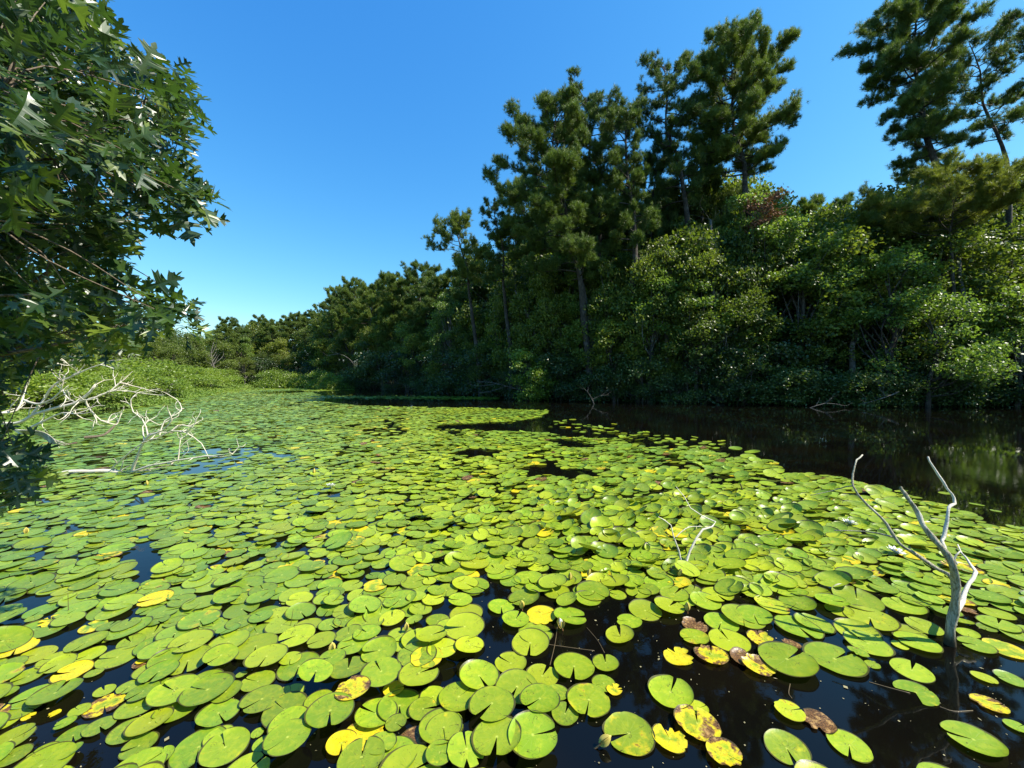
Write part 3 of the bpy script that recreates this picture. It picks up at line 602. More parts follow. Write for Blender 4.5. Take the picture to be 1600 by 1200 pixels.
# loose lily stems lying just under the surface near the gap
stm = MB()
for (pts) in ([(860,1045),(868,1010),(872,980)], [(858,1012),(900,1018),(930,1022)], [(918,985),(935,1005),(946,1025)], [(1365,1072),(1400,1082),(1430,1090)], [(1478,1112),(1500,1119),(1530,1118)], [(1240,1075),(1238,1090),(1243,1098)]):
    P = [(*on_water(*p), .0015) for p in pts]
    s = MB(); s.tube(smooth_path(P, 4), .0022, 5)
    tag(s.build('lily_stem', M['stalk']), {860: 'upright brown lily stem in black water below the opening bud', 858: 'brown lily stem trailing sideways below the opening bud', 918: 'brown lily stem right of the opening bud', 1365: 'thin lily stem afloat left of the half-moon pad', 1478: 'thin lily stem afloat right of the half-moon pad', 1240: 'thin lily stem above the ragged yellow-brown pad'}[pts[0][0]], 'lily stem', 'loose lily stems on the water')

# fine litter drifting between the leaves
dn = 900; dx = rs.uniform(-2.4, 3.4, dn); dz = 1.5+2.6*rs.rand(dn)**1.3; dr = rs.uniform(.0015, .006, dn)*np.where(rs.rand(dn) < .06, 2.2, 1); da = rs.uniform(0, 6.28, dn)
ca_, sa_ = np.cos(da)*dr, np.sin(da)*dr; el_ = rs.uniform(.25, 1, dn)
DV = np.stack([np.stack((dx+k*ca_-j*sa_*el_, dz+k*sa_+j*ca_*el_, np.full(dn, .003)+.001*(k*j+1)), -1) for k, j in ((1, 0), (0, 1), (-1, 0), (0, -1))], 1).reshape(-1, 3)
tag(mk('floating_debris', DV, [np.arange(dn*4).reshape(-1, 4)], M['debris']), 'tiny bits of seed and leaf litter drifting on the dark water', 'floating debris', kind='stuff')

# ------------------------------------------------------------------ dead branches
def twigs(b, P, R, n, L, seed, up=.3):
    r_ = np.random.RandomState(seed); P = np.asarray(P)
    for _ in range(n):
        i = r_.randint(len(P)//4, len(P)); p = P[i]; t = P[min(i+1, len(P)-1)]-P[max(i-1, 0)]; t = t/(np.linalg.norm(t)+1e-9)
        d = t*.8 + r_.normal(0, .6, 3) + np.array((0, 0, up)); d /= np.linalg.norm(d); l = L*r_.uniform(.4, 1.2)
        d2 = d + r_.normal(0, .45, 3); q = [p, p+d*l*.5, p+d*l*.5+d2*l*.3, p+d*l*.5+d2*l*.3+(d+r_.normal(0, .5, 3))*l*.3]
        b.tube(smooth_path(q, 3), np.linspace(min(R, .010), .0025, 10), 5)
        if r_.rand() < .5:
            k = q[1]; e = d+r_.normal(0, .7, 3); b.tube([k, k+e*l*.2, k+e*l*.3+np.array((0, 0, .1*l))], [.004, .003, .002], 4)
def px0_(pts): return abs(pts[0][0])+abs(pts[-1][1])
def limb(b, pts, sx, sy, ox, oy, z, r0, r1, dz=0.0, K=9, k=2, wob=.14):
    n = len(pts); P = [at(ox+p[0]*sx, oy+p[1]*sy, z+dz*i/(n-1)) for i, p in enumerate(pts)]
    P = smooth_path(P, k); P[1:-1] += np.random.RandomState(len(pts)+int(px0_(pts))).normal(0, min(r0, .02)*.22, (len(P)-2, 3)); b.tube(P, np.linspace(r0, r1, len(P)), K, wob=wob); return P
# forked stick on the right
S5 = 1/3.158
z0 = on_water(1491, 1012)[1]
root = empty('forked_dead_branch', (*on_water(1491, 1012), 0)); ro = np.array(root.location)
def sub(name, mat, fn):
    b = MB(); fn(b); b.V = [v-ro for v in b.V]; return b.build(name, mat, root)
sub('stem', M['stick'], lambda b: b.tube(smooth_path([at(1491, 1040, z0), at(1491.5, 1009, z0), at(1493.3, 980, z0), at(1498, 949, z0), at(1499.7, 917, z0-.02), at(1493, 883, z0-.04), at(1477.5, 860, z0-.03), at(1461.7, 841.5, z0), at(1446, 822.5, z0+.03), at(1436.3, 800, z0+.05), at(1420.5, 778, z0+.08), at(1411.5, 765.5, z0+.1), at(1410.5, 761, z0+.1)], 3),
    np.interp(np.linspace(0, 1, 37), [0, .15, .4, .6, .95, 1], [.026, .023, .018, .015, .009, .0035]), 12, wob=.13))
sub('branch', M['bleached'], lambda b: (limb(b, [(808, 950), (825, 880), (850, 830), (885, 740), (915, 680), (885, 640), (850, 590), (825, 545)], S5, S5, 1240, 680, z0, .017, .0035, .5, 10), limb(b, [(820, 640), (808, 615), (838, 578)], S5, S5, 1240, 680, z0, .008, .003)))
sub('branch', M['bleached'], lambda b: limb(b, [(795, 625), (765, 575), (752, 540), (755, 500), (770, 430), (778, 360), (800, 335), (790, 290), (745, 235), (700, 160), (670, 108)], S5, S5, 1240, 680, z0-.02, .011, .0055, .25, 10))
sub('branch', M['stick'], lambda b: (limb(b, [(812, 735), (775, 695), (740, 670), (640, 610), (560, 555), (510, 510), (470, 440), (410, 380), (350, 320), (310, 270), (298, 230), (305, 160), (320, 125), (345, 98)], S5, S5, 1240, 680, z0, .012, .004, .45, 9),
    limb(b, [(515, 512), (430, 490), (350, 478), (210, 475)], S5, S5, 1240, 680, z0+.2, .006, .003, .2), limb(b, [(302, 252), (260, 258), (200, 275), (90, 300)], S5, S5, 1240, 680, z0+.33, .004, .002, .1)))
tag(root, 'weathered grey forked dead branch standing up out of the pads on the right', 'dead branch')
# twig at centre
z0 = on_water(1070, 889)[1]; root = empty('dead_twig', (*on_water(1070, 889), 0)); ro = np.array(root.location)
sub('stem', M['bleached'], lambda b: limb(b, [(690, 790), (690, 750), (720, 650), (760, 570), (800, 515), (860, 500), (880, 470), (800, 430), (720, 380), (680, 310), (630, 245)], .25, .25, 900, 700, z0, .012, .0025, .35, 9, k=1))
sub('branch', M['bleached'], lambda b: (limb(b, [(675, 780), (668, 735), (650, 650), (615, 560), (600, 490), (560, 455), (520, 435)], .25, .25, 900, 700, z0, .0075, .003, .1, k=1), limb(b, [(632, 562), (690, 510), (740, 495), (790, 495)], .25, .25, 900, 700, z0+.03, .004, .002, .1)))
tag(root, 'two-pronged bleached twig sticking out of the lily pads at centre right', 'dead twig')
# bleached fallen branches, left
T3 = 1/3
def fallen(name, lst, z0, base, label, seed, ntw, L):
    global root, ro
    root = empty(name, (*on_water(*base), 0)); ro = np.array(root.location)
    r_ = np.random.RandomState(seed)
    for j, (nm, r0, r1, pts) in enumerate(lst):
        b = MB(); P = limb(b, pts, T3, T3, 0, 380, z0, r0*.85, r1*.8, r_.uniform(-.5, .5) if j else 0, 7, wob=.12)
        twigs(b, P, r1*1.4, ntw, L, seed*10+j); b.V = [v-ro for v in b.V]; b.build(nm, M['bleached'], root)
    tag(root, label, 'dead branch')
fallen('fallen_dead_branch', [
 ('stem', .045, .026, [(-300, 900), (-60, 850), (60, 845), (110, 830), (160, 800), (260, 770), (370, 745), (420, 700), (445, 665)]),
 ('branch', .03, .012, [(150, 800), (180, 765), (210, 720), (260, 660), (330, 630), (390, 600), (470, 570), (535, 588)]),
 ('branch', .026, .010, [(365, 748), (450, 720), (520, 690), (560, 655), (620, 668), (700, 690)]),
 ('branch', .022, .010, [(400, 735), (412, 765), (435, 795), (470, 830), (530, 850), (548, 846)]),
 ('branch', .03, .014, [(-40, 800), (0, 797), (80, 785), (105, 730), (110, 712)]),
 ('branch', .026, .012, [(110, 735), (165, 752), (215, 745), (280, 700), (296, 650)]),
 ('branch', .028, .012, [(130, 870), (210, 830), (290, 795), (350, 800)]),
 ('branch', .016, .007, [(440, 725), (500, 700), (560, 690), (640, 700), (745, 712)]),
 ('branch', .016, .007, [(295, 690), (310, 720), (350, 745), (390, 735)]),
 ('branch', .016, .006, [(370, 610), (350, 590), (310, 560)]),
 ], 8.3, (20, 700), 'large bleached fallen branch tangle lying over marsh at the left border', 31, 8, .38)
fallen('fallen_dead_branch', [
 ('stem', .05, .032, [(270, 1085), (330, 1072), (420, 1072), (520, 1070), (575, 1080), (615, 1078)]),
 ('branch', .022, .008, [(600, 1080), (700, 1045), (830, 1020), (960, 1000), (1030, 1005), (1085, 990)]),
 ('branch', .026, .012, [(612, 1076), (640, 1000), (670, 930), (700, 900), (760, 880), (800, 830), (790, 790)]),
 ('branch', .016, .010, [(515, 1066), (540, 1035), (590, 995), (640, 952), (685, 932)]),
 ('branch', .014, .007, [(675, 930), (740, 912), (800, 880), (870, 890), (940, 940), (975, 1010)]),
 ('branch', .013, .006, [(690, 905), (665, 825), (622, 792), (612, 735), (640, 712)]),
 ('branch', .012, .006, [(795, 885), (850, 852), (900, 862), (915, 828)]),
 ('branch', .012, .006, [(745, 900), (770, 832), (830, 800), (850, 772), (830, 735)]),
 ('branch', .012, .006, [(672, 925), (665, 862), (700, 830), (745, 852), (790, 830)]),
 ('branch', .012, .006, [(830, 1018), (835, 965), (842, 920)]),
 ('branch', .012, .006, [(640, 1070), (700, 1060), (760, 1050), (830, 1030)]),
 ], 6.55, (200, 742), 'smaller bleached fallen branch with curling twigs lying on the pads', 57, 5, .24)
def deadwood(pts, z, r0, r1, label, mat='bleached', tw=4, seed=1):
    b = MB()
    for j, p in enumerate(pts): P = limb(b, p, 1, 1, 0, 0, z+.1*j, r0*(1 if j == 0 else .5), r1, 0, 6); twigs(b, P, r1, tw, .6, seed+j)
    tag(b.build('dead_branch', M[mat]), label, 'dead branch', 'dead wood along the far waterline')
deadwood([[(825,612),(800,606),(770,598),(745,596)],[(790,604),(765,612),(748,613)],[(775,600),(752,603),(738,602)]], 28.6, .045, .015, 'pale fallen branch dipping into the water right of the far pads', 'greybark', seed=3)
deadwood([[(552,568),(545,560),(530,553),(512,556)],[(530,553),(520,551)]], 50, .05, .02, 'pale arched dead limb high over the far shore shrubs', 'greybark', tw=3)
deadwood([[(1405,612),(1380,622),(1352,630)],[(1385,620),(1375,608)]], 20.8, .03, .015, 'thin fallen branch at the dark waterline on the right', 'greybark', seed=8)
deadwood([[(1260,640),(1290,630),(1320,634)],[(1290,630),(1300,622)]], 20.8, .025, .01, 'thin bare branch at the dark waterline right of centre', 'greybark', seed=9)
deadwood([[(930,636),(925,624),(918,612)],[(925,624),(940,618)]], 24, .025, .01, 'bare upright twigs at the waterline under the centre pines', 'greybark', seed=12)
# frayed log and dark stick
b = MB(); r_ = np.random.RandomState(5)
for k in range(9):
    P = [at(20+k, 672+k*.7, 7.6), at(60, 674+k*.8, 7.5+.02*k), at(80, 684+k*1.2, 7.4), at(100+r_.uniform(-14, 8), 694+r_.uniform(-6, 8), 7.3+r_.uniform(-.1, .1))]
    b.tube(smooth_path(P, 4), np.linspace(.014, .004, 13), 6, wob=.2)
tag(b.build('frayed_branch_stub', M['stick']), 'frayed bleached branch stub splintered at its end, below the big branch', 'dead branch')
b = MB(); b.tube(smooth_path([at(130, 684, 9.0), at(160, 680, 9.2), at(175, 668, 9.4), at(183, 660, 9.5)], 4), np.linspace(.035, .015, 13), 7, wob=.15)
tag(b.build('dark_driftwood', M['twig']), 'dark wet driftwood stick beyond the bleached branches at left', 'dead branch')
b = MB(); P = smooth_path([at(-40, 800, 4.6), at(0, 775, 4.7), at(22, 768, 4.8)], 4); b.tube(P, np.linspace(.04, .02, len(P)), 7, wob=.1)
tag(b.build('pale_branch_end', M['bleached']), 'pale broken branch end poking in at the left border under the oak', 'dead branch')

# ------------------------------------------------------------------ foliage builders
def unit(v): return v/(np.linalg.norm(v, axis=-1, keepdims=True)+1e-9)
def tufts(P, D, nb, L, wd, spread, r_):
    """sprays of narrow blades (needles)"""
    n = len(P); d = unit(D[:, None, :] + r_.normal(0, spread, (n, nb, 3))); l = L*r_.uniform(.6, 1.15, (n, nb, 1))
    s = unit(np.cross(d, r_.normal(0, 1, (n, nb, 3))))*wd*.5
    p = np.repeat(P[:, None, :], nb, 1)+r_.normal(0, L*.12, (n, nb, 3))
    V = np.stack((p-s, p+s, p+d*l), 2).reshape(-1, 3); Fc = np.arange(n*nb*3).reshape(-1, 3)
    t = np.repeat(np.clip(r_.uniform(0, 1, n)*.6+r_.uniform(0, .4, n), 0, 1), nb*3)
    return V, Fc, np.stack((t, t, t), -1)
def leaves(P, r_, size, up=.55, droop=0):
    """small folded leaves: rhombs of two triangles"""
    n = len(P); d = unit(r_.normal(0, 1, (n, 3))*np.array((1, 1, .5))+np.array((0, 0, -droop)))
    nrm = unit(r_.normal(0, 1, (n, 3))*(1-up)+np.array((0.42, -.28, .85))*up*1.3); s = unit(np.cross(d, nrm)); d = unit(np.cross(nrm, s))
    l = size*r_.uniform(.7, 1.3, (n, 1)); w_ = l*r_.uniform(.28, .42, (n, 1)); h = unit(np.cross(s, d))*l*r_.uniform(-.02, .14, (n, 1))
    V = np.stack((P, P+d*l*.45+s*w_+h, P+d*l, P+d*l*.45-s*w_+h), 1).reshape(-1, 3); q = np.arange(n)[:, None]*4
    Fc = np.concatenate((q+[0, 1, 2], q+[0, 2, 3])); t = np.repeat(r_.beta(2, 2.4, n), 4)
    return V, Fc, np.stack((t, t, t), -1)
def make_pine(seed, H, cb, prof, bend=(0, 0), dens=1.0, mat='pine', tone_shift=0, blade=.030, L=.24, limbs=None, name='pine_tree', dead=0, trunk_r=None, lean_pts=None):
    """prof: (height fraction, reach to -x, reach to +x) of the crown"""
    r_ = np.random.RandomState(seed); e = empty(name, (0, 0, 0))
    hh = np.linspace(0, 1, 12); wx = np.cumsum(r_.normal(0, .014*H, 12)); wx = wx-hh*wx[-1]; wy = np.cumsum(r_.normal(0, .014*H, 12))
    tr = np.stack((bend[0]*hh**1.4+wx*hh, bend[1]*hh+wy*hh, H*hh-.25*(hh == 0)), -1); tp = smooth_path(tr, 2)
    r0 = trunk_r or .013*H+.03
    b = MB(); b.tube(tp, np.interp(np.linspace(0, 1, len(tp)), [0, .06, 1], [r0*1.25, r0, .02]), 9, wob=.06)
    prof = np.array(prof); TP, TD = [], []
    lb = MB(); nl = limbs or int(30*dens)
    for k in range(nl):
        f = cb + (1-cb)*((k+r_.rand())/nl)**.9*.99; i = f*(len(tp)-1); i0 = int(i); p0 = tp[i0]*(1-(i-i0))+tp[min(i0+1, len(tp)-1)]*(i-i0)
        az = k*2.4+r_.uniform(-.5, .5); cx = math.cos(az)
        rl = np.interp(f, prof[:, 0], prof[:, 1]); rr = np.interp(f, prof[:, 0], prof[:, 2]); reach = (rl if cx < 0 else rr)*abs(cx)+.5*(rl+rr)*.9*(1-abs(cx))
        reach *= r_.uniform(.70, 1.1) if k % 3 else r_.uniform(.25, .6); reach *= 1.04; rise = r_.uniform(-.08, .32)+.5*max(0, f-.72)/.28
        dh = np.array((cx, math.sin(az), 0)); q = [p0, p0+dh*reach*.4+np.array((0, 0, reach*rise*.25)), p0+dh*reach*.75+np.array((0, 0, reach*rise*.6))+r_.normal(0, .06*reach, 3), p0+dh*reach+np.array((0, 0, reach*rise*1.1))+r_.normal(0, .05*reach, 3)]
        q[2] = q[2]+r_.normal(0, .09*reach, 3); P = smooth_path(q, 5); lr = max(.018, r0*.28*(1-f*.6)); lb.tube(P, np.linspace(lr, .008, len(P)), 5)
        nb = max(5, int(8.5*reach*dens**.5))
        for _ in range(nb+3):
            t = 1-r_.rand()**1.3*.68; i = t*(len(P)-1); i0 = int(i); p = P[i0]*(1-(i-i0))+P[min(i0+1, len(P)-1)]*(i-i0)
            bl = r_.uniform(.2, .6)*min(1.0, .35+reach*.3); d = unit(dh*.7+r_.normal(0, .65, 3)*np.array((1, 1, .35))+np.array((0, 0, .35)))
            end = p+d*bl; lb.tube([p, end], [.009, .005], 3, cap=False)
            m = int(2.2*dens**.5)+2; tt = r_.uniform(.6, 1.2, m)[:, None]; cr_ = r_.uniform(.06, .13)
            TP.append(p+(end-p)*tt+r_.normal(0, cr_, (m, 3))*np.array((1, 1, .8))); TD.append(np.tile(d*.7+np.array((0, 0, .55)), (m, 1))+r_.normal(0, .35, (m, 3)))
            e2 = end+np.array((0, 0, r_.uniform(.05, .42))); TP.append(end+(e2-end)*r_.uniform(0, 1, (3, 1))+r_.normal(0, .03, (3, 3))); TD.append(np.tile((0, 0, 1.), (3, 1))+r_.normal(0, .3, (3, 3)))
    TP, TD = np.concatenate(TP), np.concatenate(TD); V, Fc, t = tufts(TP, TD, 19, L, blade*.58, .6, r_)
    t = np.clip(t+tone_shift, 0, 1)
    b.build('trunk', M['bark'], e); lb.build('limbs', M['bark'], e)
    mk('crown', V, [Fc], M[mat], tone=t, parent=e, smooth=False)
    return e
def make_broad(seed, H, W_, base, nleaf, size=.18, mat='broad', stems=1, name='broadleaf_tree', flat=1.0, up=.42):
    r_ = np.random.RandomState(seed); e = empty(name, (0, 0, 0)); tb = MB(); LP = []
    ch = (H-base)/2; cz = base+ch; nl = int(14+W_*2.2)
    for s in range(stems):
        a0 = s*2*PI/stems+r_.rand(); lean = (.10+.12*(stems > 1))*H
        top = np.array((math.cos(a0)*lean*(stems > 1)+r_.normal(0, .04*H), math.sin(a0)*lean*(stems > 1)+r_.normal(0, .04*H), H*.8))
        P = smooth_path([np.array((math.cos(a0)*.1*(stems > 1), math.sin(a0)*.1*(stems > 1), -.25)), top*.35+r_.normal(0, .03*H, 3)*np.array((1, 1, 0)), top*.7+r_.normal(0, .03*H, 3)*np.array((1, 1, 0)), top], 5)
        rr = .014*H/math.sqrt(stems)+.02; tb.tube(P, np.linspace(rr*1.2, rr*.25, len(P)), 8, wob=.08)
        for k in range(nl//stems+1):
            a = r_.uniform(0, 2*PI); el = r_.uniform(-.75, 1.0); rad = math.sqrt(max(0, 1-el*el*.85))*r_.uniform(.55, 1.0)
            c = np.array((math.cos(a)*rad*W_/2, math.sin(a)*rad*W_/2, cz+el*ch*.85)); i = int(np.clip((c[2]-base*.4)/H*.8, .12, .9)*(len(P)-1)); p0 = P[i]
            mid = (p0+c)/2+np.array((0, 0, -.05*H*r_.rand()))+r_.normal(0, .03*H, 3); Q_ = smooth_path([p0, mid, c], 4)
            tb.tube(Q_, np.linspace(rr*.42, .010, len(Q_)), 5)
            lr = r_.uniform(.11, .20)*W_*.95; nc = max(6, int(nleaf/nl/11))
            d = unit(r_.normal(0, 1, (nc, 3))+np.array((0, 0, .35))); cc = c+d*lr*np.array((1, 1, .62*flat))*r_.uniform(.45, 1.05, (nc, 1))
            for q in cc[::4]: tb.tube([c+(q-c)*.1, q], [.009, .004], 3, cap=False)
            k_ = 11; LP.append((cc[:, None, :]+r_.normal(0, .20, (nc, k_, 3))*np.array((1, 1, .55))).reshape(-1, 3))
    LP = np.concatenate(LP); V, Fc, t = leaves(LP, r_, size, up)
    tb.build('trunk', M['greybark'] if seed % 2 else M['bark'], e); mk('crown', V, [Fc], M[mat], tone=t, parent=e, smooth=False)
    return e
def put(o, x, y, rz=0, s=1.0, sz=None):
    o.location = (x, y, float(hgt(np.array(x), np.array(y)))-.05); o.rotation_euler = (0, 0, rz); o.scale = (s, s, sz or s); return o
def ground_at(x, y): return float(hgt(np.array(x), np.array(y)))

# ---- pines with a shape of their own: (column of trunk foot, of top, row of top, distance, crown base row, profile in px, seed, label)
def key_pine(px0, px1, pytop, z, pycb, prof, seed, label, **kw):
    x0 = (px0-800)/F*z; g = ground_at(x0, z); top = CH+(HY-pytop)/F*z; H = top-g
    pr = [((CH+(HY-r)/F*z-g)/H, (c-l)/F*z, (rr-c)/F*z) for (r, l, c, rr) in prof]; pr.sort()
    cb = (CH+(HY-pycb)/F*z-g)/H
    o = make_pine(seed, H, cb, pr, bend=((px1-px0)/F*z, 0), **kw); o.location = (x0, z, g-.05)
    tag(o, label, 'pine tree', 'tall pines on the right bank'); return o
key_pine(1165, 1158, 36, 27, 268, [(40,1145,1160,1178),(75,1088,1150,1208),(130,1068,1150,1230),(185,1066,1150,1238),(215,1075,1150,1225),(245,1085,1150,1190),(280,1060,1150,1228)], 101,
   'tallest pine of the centre group, broad dense crown lit on its right', dens=2.7, limbs=96, L=.26, tone_shift=.12)
key_pine(1075, 1028, 118, 28.5, 330, [(120,1014,1030,1050),(160,990,1035,1085),(210,988,1040,1088),(262,1015,1050,1075),(330,1020,1060,1085)], 102, 'slim pine with bent trunk just left of the tallest centre pine', dens=1.6, limbs=44)
key_pine(1000, 978, 146, 26, 400, [(150,962,980,1000),(190,948,982,1010),(260,940,986,1020),(330,950,990,1020),(400,960,995,1040)], 103, 'narrow pine with open crown, second left of the tallest one', dens=1.8, limbs=60)
key_pine(950, 912, 164, 30, 390, [(166,885,912,935),(200,868,915,960),(250,860,915,965),(320,870,925,960),(390,890,935,970)], 104, 'pine with rounded top in the middle of the centre group', dens=2.1, limbs=64)
key_pine(925, 872, 166, 27, 440, [(170,850,872,890),(195,815,872,905),(240,805,874,920),(300,772,880,930),(340,782,890,940),(400,800,905,940),(440,830,915,950)], 105, 'wide pine leaning left at the left end of the centre group', dens=2.6, limbs=100)
key_pine(800, 772, 332, 31, 450, [(335,762,772,782),(370,750,775,800),(410,745,782,815),(450,760,790,810)], 106, 'small spiky pine below the leaning pine of the centre group', dens=1.2, limbs=26)
key_pine(752, 718, 350, 33, 450, [(352,708,718,730),(375,682,720,748),(400,678,725,760),(430,690,730,765),(450,700,735,765)], 107, 'crooked pine reaching left at the end of the high canopy', dens=1.7, limbs=36)
key_pine(1466, 1450, -22, 25, 250, [(-20,1430,1450,1480),(15,1392,1452,1520),(50,1378,1455,1530),(95,1378,1458,1518),(120,1392,1460,1505),(170,1420,1462,1490),(215,1402,1463,1490),(250,1432,1464,1488)], 108,
   'massive pine near the right border with layered crown and thick trunk', dens=2.6, limbs=90, L=.27, trunk_r=.33)
key_pine(1572, 1530, 55, 26, 225, [(58,1510,1530,1560),(90,1500,1535,1590),(130,1495,1545,1600),(180,1520,1555,1600),(225,1530,1562,1590)], 109, 'leaning pine with a bare trunk between the two tall right pines', dens=1.7, limbs=36, trunk_r=.26)
key_pine(1595, 1602, -30, 24, 200, [(-25,1575,1602,1640),(20,1555,1602,1670),(80,1560,1600,1680),(140,1575,1598,1660),(200,1580,1597,1640)], 110, 'tall straight pine cut by the right border', dens=1.7, limbs=38, trunk_r=.25)
key_pine(1492, 1478, 312, 22.8, 372, [(312,1450,1478,1510),(325,1400,1480,1550),(345,1352,1484,1562),(372,1380,1488,1540)], 111, 'low flat-topped olive pine spreading under the massive pine', dens=2.4, limbs=34, mat='pinelight')
key_pine(1428, 1418, 262, 29, 330, [(264,1405,1418,1432),(290,1385,1420,1450),(330,1390,1424,1455)], 112, 'small dark pine peeping over the canopy left of the massive pine', dens=1.6, limbs=26)
# a few rusty dead needles under the tall pine
o = make_broad(301, 3.2, 2.2, 0, 900, .16, 'deadneedle', name='dead_pine_branch', up=.1); p = at(1188, 338, 25.0); o.location = (p[0], p[1], p[2]-1.4)
tag(o, 'rusty brown dead pine branch hanging below the tallest pine', 'dead branch')

# ---- prototypes to be repeated
pp = [make_pine(201, 13, .42, [(.42, 2.0, 2.0), (.6, 2.9, 2.6), (.8, 2.4, 2.6), (.95, 1.3, 1.3), (1, .5, .5)], dens=1.4, limbs=34, blade=.05, L=.32),
      make_pine(202, 11, .35, [(.35, 1.6, 1.8), (.6, 2.2, 2.5), (.85, 1.9, 1.6), (1, .5, .5)], bend=(.6, 0), dens=1.3, limbs=30, blade=.05, L=.32, tone_shift=.12),
      make_pine(203, 14, .5, [(.5, 1.8, 2.2), (.7, 2.8, 2.8), (.9, 2.2, 2.0), (1, .8, .8)], bend=(-.8, .3), dens=1.4, limbs=32, blade=.05, L=.32, tone_shift=.05)]
bb = [make_broad(211, 9, 6.5, 1.5, 11000), make_broad(212, 8, 5.5, 1.0, 9500, stems=2), make_broad(213, 10.5, 7, 2.2, 12000), make_broad(214, 7, 6, .8, 9000, stems=3), make_broad(215, 8.5, 7.5, 1.2, 10500, stems=2), make_broad(216, 10, 5.5, 2.0, 9500, mat='light')]
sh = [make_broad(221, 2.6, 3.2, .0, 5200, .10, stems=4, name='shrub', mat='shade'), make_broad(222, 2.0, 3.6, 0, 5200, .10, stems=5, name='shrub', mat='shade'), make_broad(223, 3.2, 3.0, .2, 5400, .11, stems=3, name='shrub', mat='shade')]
bs = [make_broad(231, 2.4, 3.0, .2, 4200, .11, mat='bright', stems=4, name='shrub')]
used = set()
def inst(proto, x, y, rz, s, sz=None):
    o = proto if proto.name not in used else copy_tree(proto)
    used.add(proto.name); put(o, x, y, rz, s, sz); o['px'] = 800+F*x/max(y, .1); return o
r_ = np.random.RandomState(99)
def top_for(row, z, x): return CH+(HY-row)/F*z-ground_at(x, z)
def skyrow(px):
    return np.interp(px, [-400, 250, 330, 345, 400, 460, 500, 520, 560, 600, 650, 690, 720, 800, 850, 900, 1000, 1050, 1100, 1150, 1200, 1250, 1330, 1380, 1450, 1520, 1600, 2000], [430, 520, 516, 502, 489, 486, 474, 452, 437, 428, 418, 436, 440, 405, 375, 350, 340, 320, 285, 275, 300, 306, 306, 300, 300, 285, 262, 255])
Hp = {id(pp[0]): 13, id(pp[1]): 11, id(pp[2]): 14, id(bb[0]): 9, id(bb[1]): 8, id(bb[2]): 10.5, id(bb[3]): 7, id(bb[4]): 8.5, id(bb[5]): 10}
trees = []
def bank(px):        # distance of the far shore in that column
    ang = (px-800)/F; z = np.linspace(3, 90, 700); d = sdist(ang*z, z); k = np.where(d < 0)[0]
    return z[k[-1]] if len(k) else 10
# broadleaf wall on the right bank, three rows
for row, (dz, step, f0, f1) in enumerate(((1.6, 52, .30, .62), (3.6, 62, .55, .85), (6.0, 66, .74, 1.0), (9.0, 58, .88, 1.05))):
    px = 740 + row*20
    while px < 1900:
        z = bank(px)+dz+r_.uniform(-.8, .8); x = (px-800)/F*z
        proto = bb[r_.choice(6, p=(.2, .2, .18, .18, .16, .08))]; H = top_for(HY-(HY-skyrow(px))*r_.uniform(f0, f1), z, x); s = H/Hp[id(proto)]
        sx = np.clip(s, .62, 1.25); trees.append(('b', inst(proto, x, z, r_.uniform(-.7, .7), sx, s), px, z)); px += step*r_.uniform(.8, 1.2)
for (px, row) in [(790, 455), (840, 425), (885, 400), (925, 410), (965, 392), (1005, 400), (1040, 372), (1085, 380), (1130, 350), (870, 455), (945, 460), (1020, 450)]:
    z = bank(px)+r_.uniform(1.0, 1.9); x = (px-800)/F*z; proto = bb[r_.choice(6, p=(.2, .2, .18, .18, .16, .08))]; s = top_for(row, z, x)/Hp[id(proto)]; trees.append(('b', inst(proto, x, z, r_.uniform(-.7, .7), np.clip(s*.8, .4, .75), s), px, z))
# pines filling in behind on the right bank
for k in range(12):
    px = 1210+k*62+r_.uniform(-20, 20); z = bank(px)+12+r_.uniform(-2, 3); x = (px-800)/F*z
    proto = pp[r_.randint(3)]; s = top_for(skyrow(px)+r_.uniform(-2, 14), z, x)/Hp[id(proto)]; trees.append(('p', inst(proto, x, z, r_.uniform(-.7, .7), np.clip(s, .7, 1.2), s), px, z))
for px in (830, 880, 935, 990, 1040, 1100, 1150):
    z = bank(px)+13+r_.uniform(-1, 2); x = (px-800)/F*z; proto = bb[r_.randint(3)]
    s = top_for(skyrow(px)+8, z, x)/Hp[id(proto)]; trees.append(('b', inst(proto, x, z, r_.uniform(-.7, .7), np.clip(s, .7, 1.25), s), px, z))
